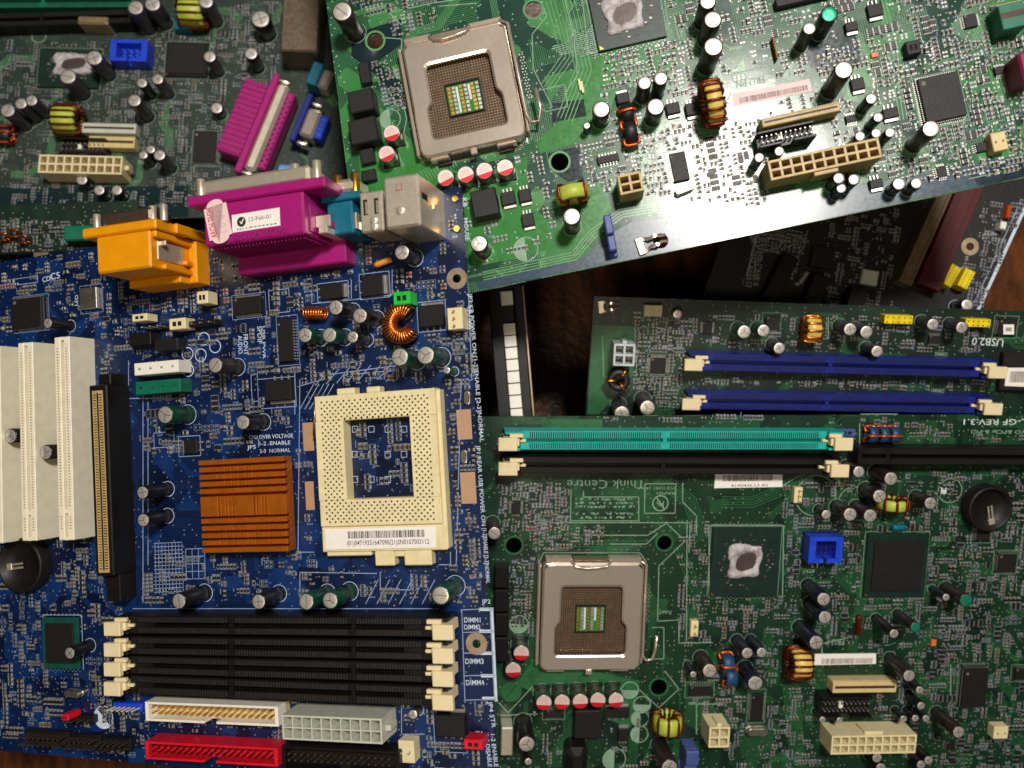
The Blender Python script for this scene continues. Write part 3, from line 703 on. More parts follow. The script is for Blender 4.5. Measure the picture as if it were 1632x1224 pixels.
def lga(b, x0, y0, x1, y1, h=6.5, op=None, lever_open=False):
    """Land-grid CPU socket: steel load plate with a stepped window, contact field, lever."""
    cx, cy, a, d = b.R(x0, y0, x1, y1, h); a, d = a / 2, d / 2
    ox0, ox1, oy0, oy1 = -.72 * a, .70 * a, -.72 * d, .56 * d      # window
    base = MB(); base.box(cx - a * .93, cx + a * .93, cy - d * .93, cy + d * .93, .1, 2.6, 'slot_black', .3)
    o = b.put('cpu_socket', base)
    FL = MB(); z = 3.0
    FL.box(cx + ox0 - 3, cx + ox1 + 3, cy + oy0 - 2, cy + oy1 + 2, 2.6, z, 'socket_floor')
    pit = 1.15; nx = int((ox1 - ox0) / pit); ny = int((oy1 - oy0) / pit); hx, hy = 7.4, 6.9
    for i in range(nx + 1):
        for j in range(ny + 1):
            x = cx + ox0 + (i + .25) * pit; y = cy + oy0 + (j + .25) * pit
            if abs(x - cx - (ox0 + ox1) / 2) < hx + .4 and abs(y - cy - (oy0 + oy1) / 2) < hy + .4: continue
            FL.add([(x - .3, y - .3, z), (x + .3, y - .3, z), (x + .3, y + .3, z), (x - .3, y + .3, z), (x - .2, y + .02, z + .5), (x + .2, y + .02, z + .5), (x + .2, y + .26, z + .5), (x - .2, y + .26, z + .5)], [(4, 5, 6, 7), (0, 1, 5, 4), (1, 2, 6, 5), (2, 3, 7, 6), (3, 0, 4, 7)], 'contact_gold')
    b.put('contact_field', FL, o)
    mx, my = cx + (ox0 + ox1) / 2, cy + (oy0 + oy1) / 2
    G = MB(); G.box(mx - hx, mx + hx, my - hy, my + hy, z, z + .05, 'mask_green')
    for q, ww in ((-hx, .4), (hx - .4, .4)): G.box(mx + q, mx + q + ww, my - hy, my + hy, z + .05, z + 1.2, 'slot_black')
    for q in (-hy, hy - .4): G.box(mx - hx + .4, mx + hx - .4, my + q, my + q + .4, z + .05, z + 1.2, 'slot_black')
    for i, x in enumerate((-5.0, 0.0, 5.0)):
        for j in range(7):
            y = -5.3 + j * 1.75; wv = 1.6
            G.box(mx + x - wv, mx + x - .35, my + y - .6, my + y + .6, z + .05, z + .4, 'gold'); G.box(mx + x + .35, mx + x + wv, my + y - .6, my + y + .6, z + .05, z + .4, 'solder')
            if (i + j) % 3: G.box(mx + x - .33, mx + x + .33, my + y - .4, my + y + .4, z + .05, z + .55, 'smd_tan')
    G.box(mx - 3.1, mx - 2.2, my - 5.6, my + 5.6, z + .05, z + .09, 'silk_white'); G.box(mx + 2.0, mx + 3.0, my - 1, my + 5.6, z + .05, z + .09, 'silk_white')
    b.put('capacitor_window', G, o)
    # load plate: ring of quads following an outer and an inner outline, with thickness
    K = MB(); st = .10 * a; rr = 2.2
    inn = []
    def arc(x, y, r, s0):
        for i in range(5):
            t = s0 + PI / 2 * i / 4; inn.append((cx + x + r * math.cos(t), cy + y + r * math.sin(t)))
    ymid = oy0 + (oy1 - oy0) * .46
    arc(ox1 - rr, oy1 - rr, rr, 0) if False else None
    pts = [(ox1 - st, oy1), (ox0 + st, oy1), (ox0 + st, ymid + 1.2), (ox0, ymid - 1.2), (ox0, oy0), (ox1, oy0), (ox1, ymid - 1.2), (ox1 - st, ymid + 1.2)]
    def roundpoly(pts, r):
        out = []; n = len(pts)
        for i in range(n):
            p0, p, p1 = Vector(pts[i - 1]), Vector(pts[i]), Vector(pts[(i + 1) % n])
            u0, u1 = (p0 - p), (p1 - p); k = min(r, u0.length * .45, u1.length * .45); A, B = p + u0.normalized() * k, p + u1.normalized() * k
            for t in (0, .25, .5, .75, 1): out.append(((A * (1 - t) ** 2 + p * 2 * t * (1 - t) + B * t * t)))
        return out
    inn = roundpoly(pts, rr)
    outp = roundpoly([(a, d), (-a, d), (-a, -d), (a, -d)], 2.0)
    # resample the outer outline by angle of the inner points
    def out_at(v):
        s_ = min(a / abs(v.x) if abs(v.x) > 1e-6 else 1e9, d / abs(v.y) if abs(v.y) > 1e-6 else 1e9); q = v * s_
        ch = 2.0; ex = abs(q.x) - (a - ch); ey = abs(q.y) - (d - ch)
        if ex + ey > ch: k = (ex + ey - ch) / 2; q = Vector((q.x - math.copysign(k, q.x), q.y - math.copysign(k, q.y)))
        return q
    extra = []
    for i, p in enumerate(inn):
        q = inn[(i + 1) % len(inn)]; m_ = max(1, int((q - p).length / 2.0)); extra += [p + (q - p) * (t / m_) for t in range(m_)]
    inn = extra; n = len(inn); vs = []
    lev = []
    for p in inn:
        q = out_at(Vector(p)); mid = p + (q - p) * .9; lip = p + (q - p) * .10
        lev.append([(p.x, p.y, h - 2.0), (p.x, p.y, h - .5), (lip.x, lip.y, h), (mid.x, mid.y, h + .1), (q.x, q.y, h - .7), (q.x, q.y, 1.2)])
    for l in lev: vs += [(cx + x, cy + y, z_) for x, y, z_ in l]
    fs = []
    for i in range(n):
        j = (i + 1) % n
        for t in range(5): fs.append((i * 6 + t, i * 6 + t + 1, j * 6 + t + 1, j * 6 + t))
    K.add(vs, fs, 'nickel')
    pl = b.put('load_plate', K, o)
    g_, w_, zt = .7, 1.5, h - 1.2
    for r_ in ((cx - a - g_ - w_, cx - a - g_, cy - d * .92, cy + d * .98, .3, zt), (cx + a + g_, cx + a + g_ + w_ * .8, cy - d * .92, cy + d * .98, .3, zt - .8)):
        Fm = MB(); Fm.box(*r_, 'nickel', .45); b.put('frame_rail', Fm, o)
    Nt = MB()
    for ex, ey in ((-1, 1), (1, 1), (-1, -1), (1, -1)): Nt.disc(cx + ex * (a - 2.3), cy + ey * (d - 2.4), 1.15, h + .04, 'hole_dark', 14); Nt.ring(cx + ex * (a - 2.3), cy + ey * (d - 2.4), 1.15, 1.6, h + .05, 'nickel_dark', 16)
    b.put('corner_recesses', Nt, pl) if False else b.put('corner_recess', Nt, o)
    # hinge bar and clip at the top, tongue and tabs at the bottom
    H = MB()
    H.box(cx - a * .95, cx - a * .42, cy + d, cy + d + 2.6, 2.2, h - .6, 'nickel', .5); H.box(cx + a * .30, cx + a * .95, cy + d, cy + d + 2.6, 2.2, h - .2, 'nickel', .5)
    H.tube([(cx - a * .45, cy + d + 1.0, h - .6), (cx - a * .36, cy + d - 1.4, h + 1.0), (cx - a * .18, cy + d - 2.2, h + 1.3), (cx + a * .05, cy + d - 1.9, h + 1.3), (cx + a * .25, cy + d - 1.2, h + 1.2), (cx + a * .34, cy + d + 1.2, h)], .75, 'nickel', 8)
    H.box(cx - a * .4, cx + a * .34, cy + d + .4, cy + d + 2.0, 2.0, h - 1.8, 'nickel_dark')
    b.put('hinge_clip', H, o)
    Tg = MB(); Tg.box(cx - a * .08, cx + a * .05, cy - d - 2.6, cy - d, h - 1.6, h - .6, 'nickel', .3)
    Tg.box(cx - a * .86, cx - a * .50, cy - d - 1.4, cy - d, 1.0, h - 1.6, 'nickel', .4); Tg.box(cx + a * .42, cx + a * .80, cy - d - 1.4, cy - d, 1.0, h - 1.6, 'nickel', .4)
    Tg.box(cx - a * .5, cx + a * .42, cy - d - .9, cy - d, .4, 2.2, 'slot_black')
    for q in (-.62, .58): Tg.box(cx + q * a - 3, cx + q * a + 3, cy - d - 3.0, cy - d - 1.5, .3, 1.6, 'slot_black', .3)
    b.put('latch_tongue', Tg, o)
    lv = MB(); e = a + 1.2
    if lever_open: path = [(a * .9, d + 1.2, h - .8), (e, d - 1, h - .9), (e + .2, 0, h - 1.2), (e + .4, -d * .76, h - 1.6), (e + 2.2, -d * .84, h - 1.2), (e + 5.2, -d * .80, h - .4), (e + 6.0, -d * .6, h + 1), (e + 6.4, -d * .32, h + 1.6)]
    else: path = [(a * .9, d + 1.2, h - .8), (e, d - 1, h - .9), (e + .2, 0, h - 1.2), (e + .4, -d * .62, h - 1.6), (e + 1.6, -d * .78, h - 1.2), (e + 5.0, -d * .80, h - .4), (e + 6.4, -d * .62, h + 1), (e + 6.0, -d * .28, h + 1.6)]
    lv.tube([(cx + x, cy + y, z_) for x, y, z_ in path], .75, 'nickel', 8); b.put('lever', lv, o)
    # contact test points beside the socket
    for i in range(16):
        for j in range(2):
            b.pads.disc(cx + a + 3.4 + j * 1.1 + (i % 2) * .5, cy + d * .5 - i * 1.25, .3, .06, 'solder', 8)
    b.block(cx - a - 2, cy - d - 4, cx + a + 8, cy + d + 4)
    return o
def bga(b, x0, y0, x1, y1, die=None, m='substrate', paste=True, body=None):
    """Ball-grid chip: laminate carrier, bare die, dried thermal paste."""
    cx, cy, a, d = b.R(x0, y0, x1, y1, 1.6); a, d = a / 2, d / 2
    mb = MB(); mb.box(cx - a, cx + a, cy - d, cy + d, .4, 1.6, m, .1); o = b.put('chipset', mb)
    if body:
        q = MB(); q.box(cx - a * body, cx + a * body, cy - d * body, cy + d * body, 1.6, 2.5, 'chip_black', .25); b.put('chip_cover', q, o)
    else:
        q = MB()
        for i in range(34):
            t = random.uniform(0, 2 * PI); r1 = random.uniform(.62, .82); x, y = cx + a * r1 * math.cos(t), cy + d * r1 * math.sin(t)
            q.box(x - .5, x + .5, y - .25, y + .25, 1.6, 1.9, random.choice(('solder', 'smd_tan')))
        b.put('carrier_parts', q, o)
    if die:
        dx0, dy0, dx1, dy1 = die; ex, ey, ea, ed = b.R(dx0, dy0, dx1, dy1, 2.3); q = MB(); q.box(ex - ea * .42, ex + ea * .42, ey - ed * .42, ey + ed * .42, 1.6, 2.4, 'die', .08); b.put('die', q, o)
        if paste:
            P = MB(); n = 44; pts = []; pin = []
            for i in range(n):
                t = 2 * PI * i / n; s_ = max(abs(math.cos(t)), abs(math.sin(t))); r0 = .5 / s_ * (1 + random.uniform(-.05, .05) + .07 * math.sin(3 * t + 1) + .05 * math.sin(5 * t)); pts.append((ex + ea * r0 * math.cos(t), ey + ed * r0 * math.sin(t)))
                r1 = .29 / (s_ ** .4) * (1 + random.uniform(-.05, .05) + .14 * math.sin(2 * t + .5)); pin.append((ex + ea * r1 * math.cos(t) + .6, ey + ed * r1 * math.sin(t) - .3))
            vs = [(x, y, 1.75) for x, y in pts] + [(x * .92 + px_ * .08, y * .92 + py_ * .08, 2.75 + random.uniform(-.15, .2)) for (x, y), (px_, py_) in zip(pts, pin)] + [(x, y, 2.7 + random.uniform(-.1, .2)) for x, y in pin] + [(x, y, 2.42) for x, y in pin]
            fs = []
            for k in range(3): fs += [(k * n + i, k * n + (i + 1) % n, (k + 1) * n + (i + 1) % n, (k + 1) * n + i) for i in range(n)]
            P.add(vs, fs, 'thermal_paste', True); b.put('thermal_paste', P, o)
    c_ = MB(); c_.add([(cx - a + .6, cy - d + .6, 1.63), (cx - a + 2.2, cy - d + .6, 1.63), (cx - a + .6, cy - d + 2.2, 1.63)], [(0, 1, 2)], 'gold'); b.put('corner_mark', c_, o)
    n = int(2 * a / 1.1)
    for i in range(n):
        for sd in (-1, 1):
            b.pads.disc(cx - a + .6 + i * 1.1, cy + sd * (d + .9 + (i % 2) * .7), .28, .06, 'solder', 7)
    b.silk.strip([(cx - a - .9, cy - d - .5), (cx - a - .9, cy + d + .9), (cx + a + .9, cy + d + .9), (cx + a + .9, cy - d - .5)], .25, .04, b.silkm)
    return o
def crystal(b, px, py, lpx, wpx, ang=0.0, h=3.4):
    k = b.mmpp(px, py, h); u = b.uv(px, py, h); L, r = lpx * k / 2, wpx * k / 2; mb = MB(); mb.T = Matrix.Translation((u[0], u[1], 0)) @ Matrix.Rotation(ang, 4, 'Z')
    def st(L, r): return [(L - r + r * math.cos(t), r * math.sin(t)) for t in [-PI / 2 + PI * i / 8 for i in range(9)]] + [(-L + r + r * math.cos(t), r * math.sin(t)) for t in [PI / 2 + PI * i / 8 for i in range(9)]]
    P = [(st(L, r), .1), (st(L, r), .8), (st(L * .93, r * .85), .85), (st(L * .93, r * .85), h - .3), (st(L * .88, r * .7), h)]; vs = []
    for p, z in P: vs += [(x, y, z) for x, y in p]
    n = 18; fs = [(k_ * n + i, k_ * n + (i + 1) % n, (k_ + 1) * n + (i + 1) % n, (k_ + 1) * n + i) for k_ in range(4) for i in range(n)] + [tuple(4 * n + i for i in range(n))]
    mb.add(vs, fs, 'crystal_can'); return b.put('crystal', mb)
def label_on(b, name, pts, z, lines=(), bars=None, m='paper', parent=None):
    """Flat paper sticker from four pixel corners (tl, tr, br, bl) at height z, with bars and lettering in its own axes."""
    q = [b.uv(x, y, z) for x, y in pts]; mb = MB(); mb.poly([q[3], q[2], q[1], q[0]], z + .08, m)
    tl, tr, bl = Vector(q[0]), Vector(q[1]), Vector(q[3]); X, Y = tr - tl, bl - tl
    P = lambda s_, t: tuple(tl + X * s_ + Y * t)
    o = b.put(name, mb, parent); ink = MB()
    if bars:
        s0, s1, t0, t1, mi = bars; x = s0; rr = random.Random(5)
        while x < s1:
            wv = rr.choice((.005, .005, .009, .013)); ink.add([P(x, t1) + (z + .1,), P(x + wv, t1) + (z + .1,), P(x + wv, t0) + (z + .1,), P(x, t0) + (z + .1,)], [(0, 1, 2, 3)], mi); x += wv + rr.choice((.004, .006, .009))
    for (txt, s0, t0, s1, hh, mi) in lines:
        a, c_ = P(s0, t0), P(s1, t0); lettering(ink, txt, a, c_, hh * Y.length, z + .1, mi)
    if ink.v: b.put('printing', ink, o)
    return o

SMDM = {}
DENS = 0.72
def smd_mesh(kind):
    if kind not in SMDM:
        L, W, H, body = {'r': (1.7, .9, .5, 'smd_black'), 'c': (1.7, .95, .85, 'smd_tan'), 'R': (2.3, 1.35, .55, 'smd_black'), 'C': (2.2, 1.4, 1.1, 'smd_tan'), 'g': (1.7, .95, .8, 'smd_grey'), 'd': (2.6, 1.5, 1.2, 'smd_black'), 'e': (1.8, .9, .7, 'smd_red'), 'a': (3.2, 1.7, .6, 'smd_black')}[kind]
        mb = MB(); e = L * .24
        mb.box(-L / 2 + e, L / 2 - e, -W / 2, W / 2, .06, H, body, .06)
        if kind == 'a':
            for i in range(4):
                for g in (-1, 1): mb.box(-L / 2 + .15 + i * .8, -L / 2 + .6 + i * .8, g * W / 2, g * (W / 2 + .4), .04, .35, 'solder')
            mb.box(-L / 2, L / 2, -W / 2 + .01, W / 2 - .01, .05, H - .01, body, .06)
        else:
            for g in (-1, 1): mb.box(g * (L / 2 - e), g * L / 2, -W / 2, W / 2, .03, H + .02, 'solder', .1)
            for g in (-1, 1): mb.box(g * L / 2, g * (L / 2 + .3), -W / 2 - .05, W / 2 + .05, .02, .2, 'solder')
        SMDM[kind] = (mb, mb.mesh('surface_mount_part'), L, W)
    return SMDM[kind]
def scatter(b, region, n, seed, kinds='rrcccRCg', marks=.5, pads=.6, limit=100):
    """Small soldered parts in short rows inside a pixel polygon, never under the larger components."""
    n = int(n * DENS); rng = random.Random(seed); poly = [b.uv(*q) for q in region]; xs = [q[0] for q in poly]; ys = [q[1] for q in poly]; done = 0; tries = 0
    while done < n and tries < n * 30:
        tries += 1; x, y = rng.uniform(min(xs), max(xs)), rng.uniform(min(ys), max(ys))
        if not b.inside((x, y), poly): continue
        kd = rng.choice(kinds); mb, me, L, W = smd_mesh(kd); vert = rng.random() < .5; cnt = rng.randint(1, 6); step = W + .75
        roll = rng.random()
        for i in range(cnt):
            px_, py_ = (x + i * step, y) if vert else (x, y + i * step); hx, hy = (W / 2, L / 2) if vert else (L / 2, W / 2)
            cells = {(int((px_ + e * hx) // .8), int((py_ + f * hy) // .8)) for e in (-1, 0, 1) for f in (-1, 0, 1)}
            if cells & b.occ or not b.inside((px_, py_), poly) or not b.inside((px_, py_)): break
            b.occ |= cells; done += 1
            if roll < .16 * pads:                     # unpopulated pads
                for g in (-1, 1):
                    ox, oy = (0, g * L * .33) if vert else (g * L * .33, 0); b.pads.box(px_ + ox - .4, px_ + ox + .4, py_ + oy - .4, py_ + oy + .4, .0, .06, 'solder')
            elif b.smd_n < limit:
                b.smd_n += 1; link('surface_mount_part', me, b.root, (px_ * MM, py_ * MM, 0), (0, 0, PI / 2 if vert else 0))
            else:
                T = Matrix.Translation((px_, py_, 0)) @ Matrix.Rotation(PI / 2 if vert else 0, 4, 'Z'); o = len(b.smdrest.v)
                b.smdrest.v += [tuple(T @ Vector(q)) for q in mb.v]; b.smdrest.f += [tuple(k + o for k in f) for f in mb.f]; b.smdrest.m += mb.m; b.smdrest.s += mb.s
            if rng.random() < marks:
                a, d = hx + .35, hy + .35; b.silk.strip([(px_ - a, py_ - d), (px_ + a, py_ - d), (px_ + a, py_ + d), (px_ - a, py_ + d), (px_ - a, py_ - d)], .16, .03, 'silk_dim')
        else:
            if rng.random() < marks:                  # a designator beside the row, too small to read
                px_, py_ = (x - 2.2, y) if vert else (x, y - 1.8)
                if (int(px_ // .8), int(py_ // .8)) not in b.occ and b.inside((px_, py_)):
                    for q in range(rng.randint(2, 4)):
                        ox = (q * .75, 0) if not vert else (0, q * .75)
                        b.silk.box(px_ + ox[0] - .22, px_ + ox[0] + .22, py_ + ox[1] - .3, py_ + ox[1] + .3, .02, .04, 'silk_dim')
    for _ in range(int(n * pads * 1.1)):              # vias and test points
        x, y = rng.uniform(min(xs), max(xs)), rng.uniform(min(ys), max(ys))
        if b.inside((x, y), poly) and b.inside((x, y)) and (int(x // .8), int(y // .8)) not in b.occ: b.pads.disc(x, y, rng.choice((.22, .3, .38)), .05, 'solder', 7)

def bx(b, mb, x0, y0, x1, y1, z0, z1, m, c=.3):
    cx, cy, a, d = b.R(x0, y0, x1, y1, z1); mb.box(cx - a / 2, cx + a / 2, cy - d / 2, cy + d / 2, z0, z1, m, c); return cx, cy, a / 2, d / 2

# ================================================================== the table
tb = MB(); tb.box(-420, 420, -330, 330, -30, 0, 'table_wood', 2)
o = link('table_top', tb.mesh('table_top'), None, (0, 0, -0.055)); o['kind'] = 'structure'; o['label'] = 'dark brown stained wooden table under the pile of boards'; o['category'] = 'table'

# ================================================================== blue board, on top of the pile at the left
B = Board('motherboard', 'blue motherboard with cream socket, orange heatsink and black memory slots', 'motherboard', (600, 750), 340, (1180, 650), (215, 1038, 710, 1047), 'pcb_blue', 'silk_blue')
B.hole(728, 444, 8, 'ring_pad', 17); B.hole(759.5, 1026, 8, 'ring_pad', 18)
B.sheet([(-90, 432), (0, 418), (735, 298), (762, 720), (792, 1240), (794, 1275), (230, 1217), (0, 1196), (-90, 1188)])

# rear connectors
def game_port():
    mb = MB(); h = 33
    cx, cy, a, d = bx(B, mb, 152, 366, 240, 437, .1, h, 'port_yellow', .8)
    mb.box(cx - a, cx + a, cy - d - 3.5, cy - d, .1, h * .45, 'port_yellow', .5)
    o = B.put('game_port', mb)
    f = MB(); f.box(cx - a - 6.5, cx + a + 3.5, cy + d, cy + d + 4.2, 14, h + .6, 'port_yellow', .7); f.box(cx + a + 3.5, cx + a + 5.5, cy + d, cy + d + 4.2, .1, h - 10, 'port_yellow', .5); B.put('flange', f, o)
    s = MB(); s.box(cx - a + 1, cx + a - 1, cy + d + 4.2, cy + d + 10.5, 18, h - 2.5, 'nickel_dark', 1.2); B.put('metal_shell', s, o)
    for x in (-a - 3.4, a + 3.4, a - 2):
        q = MB(); q.T = Matrix.Translation((cx + x, cy + d + 4.2, h - 5)) @ Matrix.Rotation(-PI / 2, 4, 'X'); q.cyl(0, 0, 1.7, 0, 7, 'shield', 6, .4); B.put('hex_stud', q, o)
    e = MB(); e.box(cx + a, cx + a + 4.0, cy - d - 3.2, cy + d, .1, 9, 'port_yellow', .5); e.box(cx + a, cx + a + 2.2, cy + d * .62, cy + d, 9, h - 1, 'port_yellow', .5); e.box(cx + a, cx + a + 2.2, cy - d, cy - d * .72, 9, h - 6, 'port_yellow', .5); B.put('side_rib', e, o)
    g = MB(); g.box(cx + a, cx + a + .5, cy - d * .5, cy + d * .5, 13, h - 4, 'shield', .2); g.box(cx + a + .5, cx + a + 3.4, cy + d * .25, cy + d * .5, h - 6, h - 5, 'shield', .2); g.box(cx + a + .5, cx + a + 2.8, cy - d * .5, cy - d * .25, 10, 14, 'port_yellow', .5)
    B.put('board_lock', g, o)
    return o
game_port()
def printer_port():
    mb = MB(); h = 31
    cx, cy, a, d = bx(B, mb, 322, 304, 484, 394, 9, h, 'purple', .8)
    mb.box(cx - a, cx + a + 6, cy - d - 8.0, cy - d + 3, .1, 9.0, 'purple', .6); mb.box(cx - a, cx + a + 6, cy - d + 3, cy + d, .1, 9.0, 'purple')
    mb.box(cx + a * .93, cx + a + 6, cy - d + 4, cy - d + 7, 9, 22, 'purple', .4)
    o = B.put('printer_port', mb)
    f = MB(); f.box(cx - a - 7, cx + a + 10, cy + d, cy + d + 4.2, 10, h + .8, 'purple', .7); B.put('flange', f, o)
    r = MB()
    for i in range(26):
        x = cx - a + 2 + i * (2 * a - 4) / 25; r.box(x - .28, x + .28, cy - d - 1.1, cy - d, 9.2, h - 3, 'purple', .1)
        r.box(x - .3, x + .3, cy - d - 8.06, cy - d - 8.0, 1, 4, 'slit_dark')
    B.put('rib_row', r, o)
    s = MB(); s.box(cx - a - 1, cx + a + 2, cy + d + 4.2, cy + d + 10.5, 16, h - 1.5, 'shield', 1.2); B.put('metal_shell', s, o)
    for x in (-a - 3.4, a * .78, a + 4.5):
        q = MB(); q.T = Matrix.Translation((cx + x, cy + d + 4.2, h - 4)) @ Matrix.Rotation(-PI / 2, 4, 'X'); q.cyl(0, 0, 1.9, 0, 8, 'shield', 6, .4); B.put('hex_stud', q, o)
    g = MB(); g.box(cx + a, cx + a + .6, cy - d * .8, cy + d * .5, 10, h - 4, 'purple', .2); g.box(cx + a + .6, cx + a + 6.8, cy - d * .55, cy - d * .0, h - 9, h - 8, 'shield', .2); g.box(cx + a + 1.6, cx + a + 5.4, cy - d * .85, cy - d * .5, 9, h - 8, 'shield', .3); B.put('board_lock', g, o)
    # stickers and moulded lettering on the upper face
    z = h
    P = lambda s_, t: (cx - a + 2 * a * s_, cy + d - 2 * d * t)
    mb = MB(); mb.poly([P(.29, .76), P(.77, .74), P(.77, .32), P(.29, .34)], z + .08, 'paper'); st = B.put('approval_sticker', mb, o); k = MB()
    c_ = P(.385, .53); k.disc(c_[0], c_[1], 2.0, z + .1, 'ink', 24); B2 = [(-.95, .35), (-.25, -.95), (.2, -.95), (1.25, 1.1), (.7, 1.1), (-.05, -.35), (-.5, .35)]; k.poly([(c_[0] + x, c_[1] + y) for x, y in B2], z + .12, 'paper')
    lettering(k, '12-Feb-01', P(.46, .55), P(.68, .54), 1.7, z + .1, 'ink_grey'); lettering(k, 'N117', P(.34, .72), P(.48, .72), .8, z + .1, 'ink')
    for i in range(7): x0 = P(.47 + i * .04, .70); k.box(x0[0], x0[0] + 1.1, x0[1], x0[1] + .5, z + .09, z + .1, 'ink_grey')
    B.put('printing', k, st)
    k = MB(); lettering(k, 'QC', P(.30, .95), P(.42, .95), 2.2, z + .03, 'ink_dark_purple'); lettering(k, 'QA', P(.46, .95), P(.56, .95), 2.2, z + .03, 'ink_dark_purple'); lettering(k, 'LOT.NO', P(.61, .95), P(.82, .95), 2.2, z + .03, 'ink_dark_purple')
    for x in (.27, .44, .585, .84): q0, q1 = P(x, .985), P(x, .80); k.box(q0[0] - .12, q0[0] + .12, q0[1], q1[1], z + .02, z + .03, 'ink_dark_purple')
    B.put('moulded_lettering', k, o)
    mb = MB(); pts = []; hw, hh = 5.3, d * .80
    for i in range(11): a_ = PI * i / 10; pts.append((-hw * .72 * math.cos(PI - a_) * -1, hh + 2.4 * math.sin(a_)))
    pts = [(hw, hh * .97)] + pts + [(-hw, hh * .97), (-hw, -hh * .97)]
    for i in range(11): a_ = PI * i / 10; pts.append((-hw * .72 * math.cos(a_), -hh - 2.2 * math.sin(a_)))
    pts.append((hw, -hh * .97))
    c_ = P(.16, .46); Rz = Matrix.Rotation(.17, 2); pts = [Rz @ Vector(q) for q in pts]; mb.add([(c_[0] + q.x, c_[1] + q.y, h + .95) for q in pts], [tuple(range(len(pts)))], 'paper_pink')
    st = B.put('shop_sticker', mb, o); k = MB(); up = Rz @ Vector((0, 1)); sd = Rz @ Vector((1, 0))
    A = Vector(c_) - up * d * .70 - sd * 1.4; lettering(k, 'ARCH TECH', tuple(A), tuple(A + up * d * 1.44), 2.9, h + 1.0, 'ink_red')
    for q_ in range(7):
        p0 = Vector(c_) + up * d * (-.55 + q_ * .2) + sd * .6; p1 = p0 + sd * 2.6 + up * (.7 if q_ % 2 else -.5); k.strip([tuple(p0), tuple(p1)], .28, h + 1.0, 'ink_pale')
    B.put('printing', k, st)
    return o
printer_port()
def serial_port():
    mb = MB(); cx, cy, a, d = bx(B, mb, 520, 318, 563, 376, .1, 17, 'port_teal', .6); o = B.put('serial_port', mb)
    f = MB(); f.box(cx - a - 2, cx + a + 4, cy + d, cy + d + 3.2, 3, 18, 'port_teal', .5); B.put('flange', f, o)
    s = MB(); s.box(cx - a, cx + a + 2, cy + d + 3.2, cy + d + 9, 5, 17, 'shield', 1.5); B.put('metal_shell', s, o)
    for x in (-a * .2, a + 1): q = MB(); q.T = Matrix.Translation((cx + x, cy + d + 3.2, 15)) @ Matrix.Rotation(-PI / 2, 4, 'X'); q.cyl(0, 0, 2.0, 0, 8, 'gold', 6, .4); B.put('hex_stud', q, o)
    g = MB(); g.box(cx + a, cx + a + .7, cy - d * .7, cy + d * .3, 5, 15, 'shield', .2); g.box(cx + a, cx + a + 3, cy - d * .7, cy - d * .2, 11, 12, 'shield', .2); B.put('board_lock', g, o)
serial_port()
def shielded_stack():
    h = 28; mb = MB(); cx, cy, a, d = bx(B, mb, 610, 275, 670, 366, .1, h, 'shield', .9); o = B.put('mouse_keyboard_port', mb)
    k = MB(); k.box(cx + a, cx + a + .02, cy + d * .1, cy + d * .35, h - 9, h - 3, 'slit_dark'); k.box(cx + a + .0, cx + a + .5, cy - .35, cy + d * .2, 12, 13.2, 'phosphor'); B.put('shield_opening', k, o)
    k = MB(); x, y = cx - a * .1, cy + d * .55; k.box(x - 1.3, x + 1.3, y - 1.4, y - 1.1, h + .02, h + .06, 'purple'); k.box(x - 1.3, x - 1, y - 1.1, y + 1.3, h + .02, h + .06, 'purple'); k.box(x + 1, x + 1.3, y - 1.1, y + 1.3, h + .02, h + .06, 'purple'); B.put('key_mark', k, o)
    k = MB()
    for x, y in ((cx - a * .1, cy - d * .35),): k.lathe([(1.9, h), (1.5, h + .35), (.7, h + .5)], 16, 'shield', x, y)
    B.put('spring_dimple', k, o)
    k = MB()
    for y in (-.62, .62): k.cyl(cx + a + 5.0, cy + y * d, 1.4, .05, 1.0, 'gold', 14)
    B.put('shield_foot', k, o)
    mb = MB(); ux, uy, ua, ud = bx(B, mb, 572, 302, 612, 372, .1, 19, 'shield', .7); u = B.put('usb_port', mb)
    for x in (-.5, .45):
        k = MB(); k.box(ux + x * ua - .9, ux + x * ua + .9, uy - ud * .15, uy + ud * .62, 19.01, 19.05, 'slit_dark'); k.box(ux + x * ua - .1, ux + x * ua + .8, uy - ud * .12, uy + ud * .5, 19.05, 19.4, 'nickel', .15); B.put('spring_opening', k, u)
    k = MB()
    for y in (-.45, -.75): k.lathe([(1.8, 19), (1.4, 19.35), (.7, 19.5)], 16, 'shield', ux + .15 * ua, uy + y * ud)
    B.put('spring_dimple', k, u)
shielded_stack()

